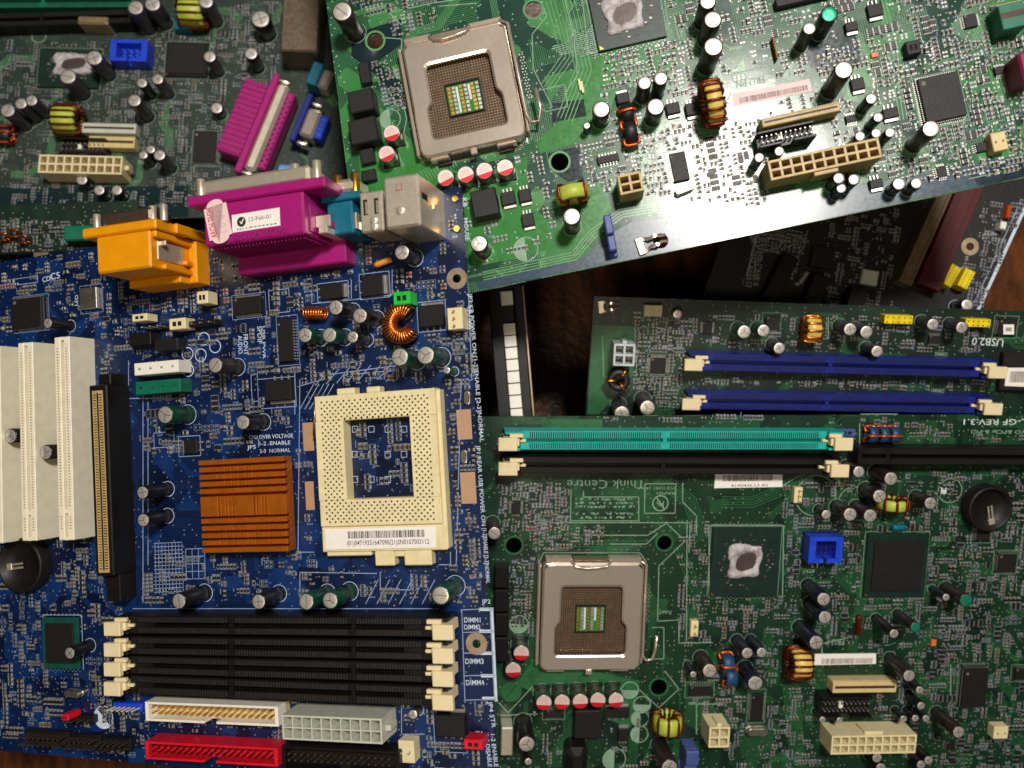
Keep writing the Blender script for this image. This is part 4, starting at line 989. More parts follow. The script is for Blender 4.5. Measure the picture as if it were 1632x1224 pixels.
# processor socket with pin holes, inner window, lever and sticker block
def pin_socket():
    h = 6.5; x0, y0 = B.uv(505, 630, h); cx, cy, a, d = B.R(498, 620, 702, 842, h); a, d = a / 2, d / 2
    hx0, hy0, hx1, hy1 = B.R(546, 664, 659, 797, h), None, None, None
    wx, wy, wa, wd = hx0; wa, wd = wa / 2, wd / 2
    mb = MB(); m = 'cream'
    mb.box(cx - a, cx + a, wy + wd, cy + d, .1, h, m, .35); mb.box(cx - a, cx + a, cy - d, wy - wd, .1, h, m, .35)
    mb.box(cx - a, wx - wa, wy - wd, wy + wd, .1, h, m, .0); mb.box(wx + wa, cx + a, wy - wd, wy + wd, .1, h, m, .0)
    o = B.put('cpu_socket', mb, origin=(cx, cy, 0))
    e = MB(); e.box(cx + a, cx + a + 1.6, cy - d - 10, cy + d - .6, .1, h - 1.4, m, .3)
    for y in (.55, -.05, -.62): e.box(cx + a - .9, cx + a - .5, cy + y * d - 2.2, cy + y * d + 2.2, h, h + .05, 'cream_dark')
    B.put('side_rail', e, o)
    H = MB(); pit = 1.27; nx = int((2 * a - 5) / pit); ny = int((2 * d - 4.5) / (pit))
    for j in range(60):
        y = cy + d - 2.6 - j * 1.27
        if y < cy - d + 1.8: break
        for i in range(24):
            x = cx - a + 3.2 + i * 2.54 + 1.27 * (j % 2)
            if x > cx + a - 2.6: continue
            if abs(x - wx) < wa + 1.0 and abs(y - wy) < wd + 1.2: continue
            H.disc(x, y, .43, h + .03, 'slit_dark', 7)
    for i in range(12): x = wx - wa + .8 + i * (2 * wa - 1.6) / 11; H.disc(x, wy + wd + .75, .5, h + .035, 'slit_dark', 8)
    B.put('pin_holes', H, o)
    L = MB(); z0, z1 = .1, h - .2
    L.box(cx - a - .2, cx + a + 1.2, cy - d - 10.5, cy - d, z0, h - 1.0, m, .4); L.box(cx - a + 1, cx + a - 1.5, cy - d - 9.6, cy - d - .8, h - 1.0, h - .7, m, .1)
    lb = B.put('lever_block', L, o)
    S = MB(); sx0, sx1, sy0, sy1 = cx - a + 1.6, cx + a - 3.2, cy - d - 9.4, cy - d - 1.0; S.box(sx0, sx1, sy0, sy1, h - .7, h - .6, 'paper'); st = B.put('barcode_sticker', S, lb) if False else B.put('barcode_sticker', S, o)
    K = MB(); x = sx0 + (sx1 - sx0) * .21; rr = random.Random(8); z = h - .57
    while x < sx0 + (sx1 - sx0) * .90:
        q = rr.choice((.16, .16, .3, .45)); K.box(x, x + q, sy0 + 4.3, sy1 - 1.2, z, z + .01, 'ink'); x += q + rr.choice((.16, .22, .34))
    lettering(K, '(01)04719331647090(21)SN0107003112', (sx0 + (sx1 - sx0) * .20, sy0 + 1.5), (sx0 + (sx1 - sx0) * .94, sy0 + 1.5), 2.0, z, 'ink'); K.T = None
    B.put('sticker_printing', K, o)
    q = cy - d - 10.5
    for bxs in (((cx - a * .62, cx - a * .32, cy + d, cy + d + 2.6, 1, h - .5),), ((cx - a * .12, cx + a * .1, cy + d, cy + d + 2.4, 1, h - .5),), ((cx - a * .95, cx - a * .2, q - 1.8, q, .5, h - 1.6),),
                ((cx - a * .14, cx + a * .18, q - 6.0, q, .5, h - 1.4), (cx + a * .34, cx + a * .78, q - 6, q, .5, h - 1.4), (cx + a * .18, cx + a * .34, q - 2.5, q, .5, h - 2))):
        t = MB()
        for r in bxs: t.box(*r, m, .4)
        B.put('heatsink_lug', t, o)
    v = MB(); v.tube([(cx - a - 1.0, cy + d + 1.5, 3.5), (cx - a - 1.0, cy, 3.2), (cx - a - .8, cy - d - 2, 3.0)], .75, 'nickel_dark'); v.tube([(cx - a - 1.0, cy + d + 1.5, 3.5), (cx - a - 1.5, cy + d * .4, 5.5)], .6, 'nickel_dark'); B.put('lever', v, o)
    B.block(cx - a - 2, cy - d - 17, cx + a + 2, cy + d + 3)
    for k in list(B.occ):                              # parts do stand inside the window
        if abs(k[0] * .8 + .4 - wx) < wa - .6 and abs(k[1] * .8 + .4 - wy) < wd - .6: B.occ.discard(k)
    return wx, wy, wa, wd
WIN = pin_socket()
for r in ((482, 673, 501, 719), (486, 767, 502, 813), (727, 652, 753, 701), (733, 752, 760, 803)):
    cx, cy, a, d = B.R(*r); mb = MB(); mb.box(cx - a / 2, cx + a / 2, cy - d / 2, cy + d / 2, .02, .12, 'bare_pad'); B.put('bare_pad', mb)
for x, y in ((743, 634), (738, 728)): crystal(B, x, y, 22, 10, PI / 2 - .05, 1.6)

# anodised heatsink: crossed rows of fins
def heatsink():
    h = 9; cx, cy, a, d = B.R(314, 728, 458, 884, h); a, d = a / 2, d / 2; mb = MB(); mb.box(cx - a * .985, cx + a * .985, cy - d * .985, cy + d * .985, 2.2, 5.0, 'anodised', .1)
    o = B.put('heatsink', mb); f = MB(); m = 'anodised'; ys = []
    n = 5; w = d * .30 / n
    for blk in (0, 1):
        for i in range(n):
            y1 = cy + d - i * 2.0 * (d * .155) / 2 if blk == 0 else cy - d + (i + 1) * d * .155 - d * .03
            y0 = y1 - d * .105
            cuts = [-1, -.55, -.38, -.22, -.05, .12, .28, .62, 1] if (i in (1, 2, 3)) else [-1, 1]
            for c0, c1 in zip(cuts, cuts[1:]):
                f.box(cx + a * c0 + .15, cx + a * c1 - .15, y0, y1, 5.0, h - (0 if i not in (1, 3) else .25), m, .18)
    yt, yb = cy + d - 5 * d * .155 , cy - d + 5 * d * .155
    cuts = [-1, -.56, -.5, -.4, -.34, -.22, .26, .33, .45, .52, .6, 1]
    for i, (c0, c1) in enumerate(zip(cuts, cuts[1:])):
        f.box(cx + a * c0 + .18, cx + a * c1 - .18, yb + .3, yt - .2, 5.0, h - .1 if c1 - c0 > .12 else h - .5, m, .18)
    B.put('fins', f, o)
heatsink()

# expansion slots
slot(B, 'expansion_slot', -12, 552, -7, 866, 8.2, 15, 'pci_white', rows=True, keys=(.86,), pitch=1.27, rail='slit_tan', short=.7, inset=1.5)
slot(B, 'expansion_slot', 40, 546, 47, 862, 8.2, 15, 'pci_white', rows=True, keys=(.86,), pitch=1.27, rail='slit_tan', short=.7, inset=1.5)
slot(B, 'expansion_slot', 98, 537, 106, 861, 8.2, 15, 'pci_white', rows=True, keys=(.86,), pitch=1.27, rail='slit_tan', short=.7, inset=1.5)
def agp():
    h = 14; cx, cy, a, d = B.R(141, 612, 181, 918, h); a, d = a / 2, d / 2; mb = MB(); mb.box(cx - a, cx + a, cy - d, cy + d, .1, h, 'slot_black', .5); mb.box(cx - a * .5, cx + a * .9, cy + d, cy + d + 5, .1, h - 3, 'slot_black', .4); mb.box(cx - a * .7, cx + a * .9, cy - d - 12, cy - d, .1, h - 4, 'slot_black', .4)
    o = B.put('graphics_slot', mb); q = MB(); q.box(cx - a * .62, cx + a * .58, cy - d + 1.5, cy + d - 2.5, h, h + .12, 'tan'); q.box(cx - a * .12, cx + a * .06, cy - d + 2.5, cy + d - 3.5, h + .12, h + .14, 'slit_dark'); s = B.put('contact_insert', q, o)
    k = MB(); n = 66
    for i in range(n):
        y = cy - d + 3 + i * (2 * d - 6.5) / n
        k.box(cx - a * .52, cx - a * .18, y, y + .42, h + .12, h + .16, 'contact_dull'); k.box(cx + a * .12, cx + a * .48, y, y + .5, h + .12, h + .16, 'slit_dark' if i % 2 else 'socket_floor')
    B.put('contacts', k, o)
agp()

# memory slots with open latches
for i, (ly, ry) in enumerate(((996, 1000), (1029, 1037), (1060, 1073), (1091, 1110))):
    slot(B, 'memory_slot', 207, ly, 689, ry, 7.6, 10.5, 'slot_black', 'latch_cream', keys=(.36, .76) if True else (.5,), pitch=1.27, tower=15, lsize=(10, 7.6), rail='slit_grey', inset=12)

# power, drive and small connectors
grid_socket(B, 'power_connector', 447, 1139, 608, 1186, 10, 2, 14, 'milky', tab='r')
shroud(B, 'drive_connector', 228, 1118, 441, 1158, 20, 9.5, 'white_plastic', floor='cream_dark')
shroud(B, 'drive_connector', 228, 1181, 440, 1222, 20, 9.5, 'red', floor='red', pin='red_dark')
shroud(B, 'drive_connector', 446, 1188, 636, 1240, 17, 9, 'slot_black', floor='slot_black', pin='contact_dull')
header(B, 634, 1180, 661, 1217, 2, 1, 'cream', 6, 'lead', 8, 'fan_connector')
header(B, 712, 489, 738, 526, 1, 3, 'cream', 7, 'lead', 9, 'fan_connector')
header(B, 213, 573, 284, 599, 4, 1, 'white_plastic', 9, 'lead', 8, 'audio_connector')
header(B, 215, 603, 287, 630, 4, 1, 'connector_green', 8, 'lead', 7, 'audio_connector')
header(B, 179, 1120, 226, 1135, 6, 1, 'bright_blue', 3, 'cream', 8, 'pin_header')
for r, n in (((40, 1163, 110, 1190), 9), ((112, 1170, 160, 1194), 6), ((162, 1176, 208, 1198), 5)): header(B, *r, n, 2, 'black_plastic', 2.5, 'contact_dull', 8)
jumper(B, 640, 475, 29, 21, 'header_green'); jumper(B, 754, 1187, 32, 16, 'red'); jumper(B, 103, 1144, 13, 10, 'red'); header(B, 108, 1139, 150, 1153, 4, 1, 'black_plastic', 2.5, 'contact_dull', 7)
for x, y, ww, hh in ((222, 506, 28, 12), (282, 516, 30, 18), (322, 474, 20, 20)): jumper(B, x, y, ww, hh, 'cream', 8)
header(B, 300, 508, 342, 521, 3, 1, 'black_plastic', 6, 'lead', 7.5); header(B, 232, 516, 270, 528, 3, 1, 'black_plastic', 2.5, 'lead', 8)

# chips and power parts
chip(B, 17, 472, 66, 525, 3, 'lrtb', .8); chip(B, 126, 457, 154, 494, 2.2, '', m='crystal_can', dot=False); chip(B, 370, 471, 415, 503, 2, 'tb', 1.0); chip(B, 441, 507, 468, 577, 2.2, 'lr', 1.27)
dpak(B, 509, 450, 546, 478, 'r'); dpak(B, 575, 436, 610, 473, 'r'); dpak(B, 666, 484, 706, 522, 't', 3.6); dpak(B, 422, 604, 464, 640, 'b', 3.6); dpak(B, 693, 1139, 741, 1176, 't', 4.2); dpak(B, 292, 700, 314, 724, 'l', 2)
block(B, 'audio_chip', 246, 538, 283, 560, 6, 'chip_black'); block(B, 'relay', 205, 528, 240, 552, 7, 'black_plastic')
c_ = bga(B, 66, 984, 126, 1066, m='substrate_green', body=.78)
# battery holder
def battery(b, px, py, rpx, ang, h=6.5, span=.5):
    u = b.uv(px, py, h); r = rpx * b.mmpp(px, py, h); mb = MB(); mb.lathe([(r, .1), (r, h - .6), (r - .6, h), (r - 1.6, h), (r - 1.8, h - 2.5), (.1, h - 2.5)], 44, 'black_plastic', u[0], u[1]); o = b.put('battery_holder', mb)
    q = MB(); q.T = Matrix.Translation((u[0], u[1], 0)) @ Matrix.Rotation(ang, 4, 'Z')
    for y in (-.9, .9): q.add([(-r * span, y - .5, h - 2.0), (r * .15, y - .5, h - .6), (r * .15, y + .5, h - .6), (-r * span, y + .5, h - 2.0)], [(0, 1, 2, 3)], 'shield')
    q.box(-r * span - 3, -r * span, -1.6, 1.6, h - 2.6, h - 1.9, 'shield', .2); b.put('spring_clip', q, o)
battery(B, 30, 902, 44, 0.1)

# coils and capacitors
def bobbin(b, x0, y0, x1, y1, m='copper', turns=8):
    r = (y1 - y0) / 2 * b.mmpp(x0, y0, 4); A, E = Vector(b.uv(x0, (y0 + y1) / 2, r + .5)), Vector(b.uv(x1, (y0 + y1) / 2, r + .5)); d = E - A; mb = MB(); mb.T = Matrix.Translation((A.x, A.y, r + .5)) @ Matrix.Rotation(math.atan2(d.y, d.x), 4, 'Z')
    L = d.length; pts = [(L * i / (turns * 12), r * .82 * math.cos(2 * PI * i / 12), r * .82 * math.sin(2 * PI * i / 12)) for i in range(turns * 12 + 1)]; mb.tube(pts, min(.5, L / turns * .48), m, 6); return b.put('wire_coil', mb)
bobbin(B, 487, 499, 519, 519 - 0) if False else bobbin(B, 487, 488, 519, 510)
toroid(B, 640, 516, 46, 64, 'z', 'core_black', 'copper', 26, arc=(.75, 2 * PI - .55), zc=5.5)
for x, y, r, h, s in ((640.5, 402, 13, 14, 'sleeve_black'), (535, 490, 12.5, 15, 'sleeve_black'), (573.6, 503, 12.5, 15, 'sleeve_black'), (562, 537, 10, 14, 'sleeve_black'), (486, 534, 13, 13, 'sleeve_green'), (525, 534, 13, 13, 'sleeve_green'), (637, 569, 15.5, 17, 'sleeve_green'), (678, 566, 15.5, 17, 'sleeve_green'),
        (343, 582, 13, 16, 'sleeve_brown'), (263, 661, 15, 15, 'sleeve_green'), (387, 673, 12.5, 15, 'sleeve_black'), (227, 785, 11.5, 16, 'sleeve_black'), (228, 829, 11.5, 16, 'sleeve_black'), (17, 695, 12, 13, 'sleeve_black'), (73, 721, 12, 13, 'sleeve_black'), (285, 958, 13, 17, 'sleeve_black'), (412, 959, 13, 16, 'sleeve_black'),
        (488, 959, 14.5, 17, 'sleeve_green'), (526, 957, 14, 17, 'sleeve_green'), (702, 949, 16, 17, 'sleeve_green'), (76, 515, 9, 13, 'sleeve_black'), (111, 1041, 10, 12, 'sleeve_black'), (658, 1139, 8, 6, 'can_side'), (712, 590, 6, 9, 'sleeve_green')):
    cap(B, x, y, r, h, s)
mb = MB(); A, E = B.uv(598, 423, 2.5), B.uv(624, 413, 2.5); mb.tube([A + (2.2,), ((A[0] * .85 + E[0] * .15), (A[1] * .85 + E[1] * .15), 2.6), E + (2.6,)], 1.25, 'orange_part', 10); B.put('tantalum_capacitor', mb)
crystal(B, 113, 1107, 32, 12, -.1, 3.5)

# white print
for t in (('JP3:KB POWER ON:[1-2]ENABLE [2-3]NORMAL', 746, 468, 765, 705, 6.6), ('JP1:REAR USB POWER ON', 759, 710, 768, 838, 6.6), ('[1-2]ENABLE [2-3]NORMAL', 769, 842, 775, 930, 6.6), ('KB', 737, 316, 738, 330, 7), ('MOUSE', 739, 348, 742, 384, 7), ('CPU FAN', 745, 488, 747, 524, 5),
          ('FRONT', 388, 533, 389, 566, 8), ('AUDIO', 379, 535, 380, 564, 8), ('SPDIF', 410, 520, 411, 548, 8), ('JP4 STR', 778, 1118, 784, 1160, 7), ('1-2 ENABLE', 782, 1170, 788, 1222, 7), ('2-3 DISABLE', 772, 1170, 778, 1222, 7), ('USB PWR', 418, 520, 419, 572, 5)): B.text(*t)
for t in (('CPU OVER VOLTAGE', 397, 700, 467, 697, 6), ('JP5', 394, 716, 408, 715, 6), ('1-2  ENABLE', 414, 710, 463, 708, 6), ('2-3  NORMAL', 414, 722, 463, 720, 6), ('DIMM1', 740, 992, 766, 992, 8), ('DIMM2', 740, 1003, 766, 1003, 7.5), ('DIMM3', 742, 1058, 771, 1058, 8.5), ('DIMM4', 743, 1092, 772, 1092, 8.5),
          ('JP2', 768, 962, 782, 962, 7), ('JP4', 757, 1172, 770, 1172, 7), ('LED', 124, 487, 124.5, 470, 6), ('C5', 80, 446, 96, 443, 10), ('CD1', 68, 450, 84, 446, 8)): B.text(*t)
for p in ([(736, 972), (781, 970), (788, 1114), (740, 1116)], [(736, 972), (741, 1116)], [(737, 1008), (783, 1006)], [(738, 1041), (784, 1040)], [(739, 1077), (786, 1076)], [(735, 972), (735, 975)],
          [(478, 605), (475, 880), (500, 880)], [(502, 600), (690, 575)], [(548, 612), (548, 598), (632, 590), (632, 606)], [(478, 615), (525, 602)], [(212, 970), (700, 970)], [(478, 965), (478, 912), (600, 914)], [(505, 905), (505, 895)],
          [(735, 605), (727, 905)], [(747, 470), (752, 605)], [(236, 640), (236, 900)], [(228, 620), (228, 960)], [(412, 700), (412, 712)], [(450, 590), (470, 585), (470, 660)], [(606, 912), (606, 940), (655, 940), (655, 914)],
          [(753, 605), (735, 610)], [(700, 900), (718, 900), (718, 880)], [(497, 458), (497, 484), (560, 478)], [(560, 447), (560, 478), (625, 470), (625, 430)], [(205, 575), (205, 635), (295, 635)], [(444, 1124), (444, 1180)], [(640, 1124), (640, 1170), (676, 1170)]): B.line(p)
B.line([(784, 972), (791, 1116)], 4); 
for y, x in ((971, 776), (1006, 776), (1041, 777), (1077, 779), (1113, 781)): B.line([(x - 10, y), (x + 8, y)], 5)
for i in range(9):
    B.line([(503 + i * 17, 614 - i * 2), (523 + i * 17, 590 - i * 2)], 1.2)
for i in range(7): B.line([(583 + i * 18, 962), (603 + i * 18, 924)], 1.2)
for i in range(5): B.line([(478 + i * 8, 652), (500 + i * 8, 612)], 1.2)
for i in range(14): B.line([(246, 866 + i * 6), (290, 864 + i * 6)], 1.0)
for i in range(9): B.line([(247 + i * 5.4, 866), (249 + i * 5.4, 946)], .8)
for i in range(5): B.line([(296, 875 + i * 12), (326, 874 + i * 12)], 1.0)
for i in range(4): B.line([(296 + i * 10, 875), (297 + i * 10, 923)], 1.0)
for x, y in ((299, 564), (325, 540), (343, 552), (320, 566), (300, 590)): B.circ(x, y, 10, 1.4)
B.circ(165, 1143, 18, 1.4, half=2.3)
for r in ((428, 460, 462, 500), (505, 447, 556, 482), (572, 432, 622, 478), (245, 688, 278, 714), (284, 694, 320, 728), (410, 600, 472, 652), (400, 596, 412, 640), (664, 478, 712, 530), (690, 1134, 745, 1200), (20, 440, 60, 455)): B.rectline(*r)
rng = random.Random(4)
B.random_traces(70, 'trace_blue', rng)
# parts inside the socket window
x0, y0 = 551, 668
scatter(B, [(556, 674), (662, 668), (664, 794), (562, 798)], 60, 21, 'RRCRr', 1.0, .5, limit=24)
for i in range(11): u = B.uv(566 + (i % 4) * 26, 684 + (i // 4) * 40); B.silk.ring(u[0], u[1], 1.6, 1.85, .05, B.silkm, 4, a0=PI / 4, a1=2 * PI + PI / 4)
scatter(B, [(0, 425), (730, 312), (735, 420), (440, 470), (0, 530)], 300, 22, 'rrcRRCge', .6, 1.0)
scatter(B, [(160, 500), (480, 440), (480, 610), (440, 740), (225, 720), (225, 560), (160, 600)], 330, 23, 'rrcRRCga', .7, 1.0)
scatter(B, [(690, 470), (745, 470), (765, 960), (705, 960), (718, 800)], 150, 24, 'rrcRgc', .4, 1.0)
scatter(B, [(455, 700), (500, 700), (505, 960), (225, 960), (225, 880), (455, 890)], 150, 25, 'rrcRg', .7, 1.2)
scatter(B, [(-20, 860), (140, 860), (200, 985), (200, 1190), (-20, 1185)], 420, 26, 'rrcRRgcd', .7, 1.3)
scatter(B, [(160, 1090), (790, 1120), (790, 1240), (160, 1200)], 170, 27, 'rrcRRCg', .6, 1.0)
scatter(B, [(440, 440), (740, 420), (745, 610), (440, 610)], 190, 28, 'rrcRRCde', .6, .8)
scatter(B, [(500, 890), (720, 890), (720, 970), (480, 970)], 40, 29, 'rRc', .8, .8)
B.finish()

# ================================================================== green board at the top, tilted towards the lamp
T = Board('motherboard', 'bright green motherboard across the top right, lamp glare beside its tan power connector', 'motherboard', (740, 150), 343, (950, 670), (760, 465, 1632, 285), 'pcb_green', 'silk_pale')
for x, y, r in ((598, 65, 14), (850, 15, 14), (892, 258, 15)): T.hole(x, y, r, 'trace_green', r + 2.5)
T.hole(1053, 384, 12)
T.sheet([(474, -330), (512, -60), (556, 300), (588, 502), (760, 465), (1632, 284), (1740, 262), (1690, -330)])
T.patch([(560, 120), (690, 262), (760, 280), (840, 250), (840, 330), (900, 360), (900, 300), (960, 290), (975, 330), (955, 380), (760, 425), (590, 455)], 'mask_green')
T.patch([(760, 450), (930, 410), (968, 376), (1010, 352), (1060, 350), (1100, 366), (1290, 330), (1330, 304), (1640, 244), (1632, 282), (760, 463)], 'mask_slate_sheen')
T.patch([(1150, 215), (1215, 205), (1200, 300), (1110, 335), (1105, 300)], 'mask_slate_sheen')
T.patch([(895, 190), (900, 125), (985, 70), (985, 140), (960, 215), (860, 245), (855, 225)], 'mask_green')
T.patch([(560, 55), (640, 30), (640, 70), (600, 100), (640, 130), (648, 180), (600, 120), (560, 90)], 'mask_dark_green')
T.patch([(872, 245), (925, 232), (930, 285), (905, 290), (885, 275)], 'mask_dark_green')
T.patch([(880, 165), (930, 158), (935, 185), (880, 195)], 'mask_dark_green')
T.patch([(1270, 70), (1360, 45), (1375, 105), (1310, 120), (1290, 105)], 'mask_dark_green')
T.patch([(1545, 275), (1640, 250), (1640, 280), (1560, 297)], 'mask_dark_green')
for pts, n, p_ in (([(770, 440), (915, 408), (945, 372), (990, 340), (1050, 330), (1095, 345), (1280, 312), (1330, 290)], 4, 1.1), ([(1110, 330), (1170, 322), (1200, 300), (1190, 250)], 5, .9), ([(1330, 300), (1345, 270), (1440, 250), (1480, 230)], 4, .9), ([(1000, 230), (1030, 250), (1030, 300)], 5, .9), ([(880, 0), (905, 90), (870, 140)], 4, 1.6), ([(900, -10), (930, 110), (900, 190)], 5, 1.6), ([(1080, 20), (1090, 60), (1130, 90), (1150, 150)], 4, 1.3), ([(1150, 215), (1210, 240), (1160, 300)], 8, .8), ([(1400, -20), (1420, 60), (1440, 190)], 3, 1.4), ([(1540, 20), (1580, 90), (1600, 160)], 5, 1.0), ([(1000, 200), (1060, 200), (1120, 215), (1180, 190)], 6, .9), ([(690, 262), (700, 280)], 14, 1.3)):
    T.traces(pts, n, p_, .42, 'trace_green')
lga(T, 638, 33, 838, 253, 7.0)
for x, y in ((624, 212), (616, 245)): polycap(T, x, y, 13.5, 8, .2)
for x, y in ((710, 283), (742, 278), (772, 272), (805, 267)): polycap(T, x, y, 13.5, 8, .2)
for r in ((552, 138, 598, 182), (553, 183, 604, 232)): block(T, 'inductor', *r, 8, 'chip_black', .5)
for r in ((570, 98, 592, 134), (572, 233, 598, 262), (575, 268, 600, 290)): block(T, 'transistor', *r, 3, 'chip_black', .3)
block(T, 'inductor', 748, 297, 797, 349, 7, 'chip_black', .5)
dpak(T, 797, 303, 823, 328, 'b'); dpak(T, 825, 299, 848, 323, 'b'); dpak(T, 830, 338, 853, 362, 'b')
cap(T, 763, 388, 14, 13, 'sleeve_brown', mark=0); cap(T, 911, 345, 14, 17, 'sleeve_brown'); cap(T, 545, 18, 16, 18, 'sleeve_brown')
toroid(T, 912, 306, 58, 36, 'y', 'core_lime', 'copper_dark', 4, gap=.12)
grid_socket(T, 'power_connector', 983, 272, 1027, 311, 2, 2, 12, 'tan', 1.0, .9)
chip(T, 1066, 240, 1100, 290, 1.8, 'lr', .7); crystal(T, 1092, 300, 34, 13, .2, 3.4); chip(T, 951, 243, 987, 262, 1.6, 'tb', 1.27)
bga(T, 932, -55, 1062, 82, die=(958, -12, 1028, 55))
for x, y, r, h, s in ((1128, 2, 13.5, 17, 'sleeve_brown'), (1136, 31, 14.5, 17, 'sleeve_brown'), (1137, 74, 15.5, 18, 'sleeve_brown'), (958, 174, 13.5, 12, 'sleeve_brown'), (1027, 132, 11, 15, 'sleeve_brown'), (1053, 125, 11, 15, 'sleeve_brown'), (1045, 170, 13.5, 13, 'sleeve_brown'), (935, 200, 6, 7, 'sleeve_black'),
        (1290, 45, 10.5, 15, 'sleeve_brown'), (1345, 111, 15, 19, 'sleeve_brown'), (1389, 157, 9, 11, 'sleeve_black'), (1400, 187, 8.5, 10, 'sleeve_black'), (1397, 212, 8, 11, 'sleeve_black'), (1419, 211, 8, 11, 'sleeve_black'), (1371, 217, 8, 11, 'sleeve_black'), (1484, 205, 13.5, 18, 'sleeve_brown'), (1242, 241, 8, 9, 'sleeve_black'), (1210, 251, 8, 11, 'sleeve_black'),
        (1337, 284, 9, 11, 'sleeve_black'), (1361, 286, 9, 11, 'sleeve_black'), (1341, 300, 8, 9, 'sleeve_black'), (1433, 293, 10, 9, 'sleeve_black'), (1461, 292, 9, 9, 'sleeve_black')): cap(T, x, y, r, h, s)
cap(T, 1322, 22, 13, 15, 'sleeve_brown', 'green_top')
toroid(T, 1000, 178, 24, 34, 'x', 'core_black', 'wire_orange', 3, gap=.2); toroid(T, 1005, 208, 25, 38, 'x', 'core_black', 'wire_orange', 2, gap=.14)
toroid(T, 1137, 158, 30, 72, 'x', 'core_gold', 'copper_dark', 16, gap=.3)
dpak(T, 1060, 161, 1085, 183, 'b'); dpak(T, 1091, 161, 1116, 185, 'b'); dpak(T, 981, 145, 1004, 166, 't')
label_on(T, 'part_sticker', [(1167, 150), (1290, 126), (1294, 145), (1170, 169)], .1, [], (.08, .95, .42, .88, 'ink_grey'), 'paper_pink')
def floppy(b, x0, y0, x1, y1, h, m, n, name='ribbon_connector'):
    cx, cy, a, d = b.R(x0, y0, x1, y1, h); a, d = a / 2, d / 2; mb = MB(); mb.box(cx - a, cx + a, cy - d, cy + d, .1, h, m, .3); o = b.put(name, mb); k = MB()
    for i in range(n): x = cx - a + (i + .5) * 2 * a / n; k.box(x - a / n * .5, x + a / n * .5, cy + d, cy + d + .7, .5, h - .8, 'cream', .1)
    k.box(cx - a * .94, cx + a * .94, cy - d * .15, cy + d * .35, h + .01, h + .04, 'socket_floor'); b.put('contact_row', k, o)
floppy(T, 1213, 163, 1340, 203, 7, 'tan', 34)
def black_header(b, x0, y0, x1, y1, n, h=9):
    cx, cy, a, d = b.R(x0, y0, x1, y1, h); a, d = a / 2, d / 2; mb = MB(); mb.box(cx - a, cx + a, cy - d, cy + d, .1, h - 4, 'slot_black', .2)
    mb.box(cx - a, cx + a, cy + d - 1, cy + d, h - 4, h, 'slot_black', .2); mb.box(cx - a, cx - a * .2, cy - d, cy - d + 1, h - 4, h, 'slot_black', .2); mb.box(cx + a * .2, cx + a, cy - d, cy - d + 1, h - 4, h, 'slot_black', .2); o = b.put('drive_connector', mb); k = MB()
    for i in range(n):
        for j in (-.35, .35): x = cx - a * .85 + i * a * 1.7 / (n - 1); k.box(x - .3, x + .3, cy + j * d - .3, cy + j * d + .3, h - 4, h - .6, 'lead', .1)
    k.box(cx - a * .25, cx - a * .1, cy - d * .2, cy + d * .4, h - 4, h - 2.5, 'white_plastic'); b.put('pins', k, o)
black_header(T, 1206, 191, 1302, 236, 11)
grid_socket(T, 'power_connector', 1222, 219, 1406, 288, 10, 2, 12.5, 'tan', 1.0, .9, tab='b')
chip(T, 1462, 112, 1542, 196, 3.0, 'lrtb', .8)
for r in ((1346, 32, 1369, 51), (1381, 3, 1409, 28), (1355, 122, 1380, 145), (1406, 169, 1434, 190), (1385, 283, 1409, 301)): dpak(T, *r, 'b', 2)
for r, p in (((1347, 181, 1367, 196), 'tb'), ((1492, 263, 1511, 283), 'lrtb'), ((1535, 20, 1560, 45), 'lr'), ((1584, 103, 1606, 120), 'tb'), ((1555, 225, 1575, 243), 'l')): chip(T, *r, 1.4, p, .8)
block(T, 'chipset', 1234, -22, 1326, 13, 3, 'chip_black', .6); block(T, 'led', 1388, 82, 1401, 92, 1, 'led_orange', .2)
block(T, 'fuse', 1230, 58, 1240, 94, 3, 'copper_dark', .8); header(T, 1578, 208, 1608, 242, 2, 1, 'cream_dark', 5, 'lead', 6, 'speaker_connector'); jumper(T, 1456, 75, 22, 22, 'chip_black', 4)
for x, y in ((925, 145), (927, 190), (1575, 345)): pass
mb = MB(); k = T.mmpp(925, 140)
for x, y in ((924, 135), (928, 139)): u = T.uv(x, y, 1); mb.box(u[0] - .5, u[0] + .5, u[1] - 2.5, u[1] + 2.5, .1, 1.4, 'cream', .2)
T.put('jumper_pads', mb)
floppy(T, 1590, 0, 1640, 48, 9, 'connector_green', 14, 'front_panel_connector'); block(T, 'audio_jack', 1622, 78, 1660, 128, 12, 'magenta_dark', .8)
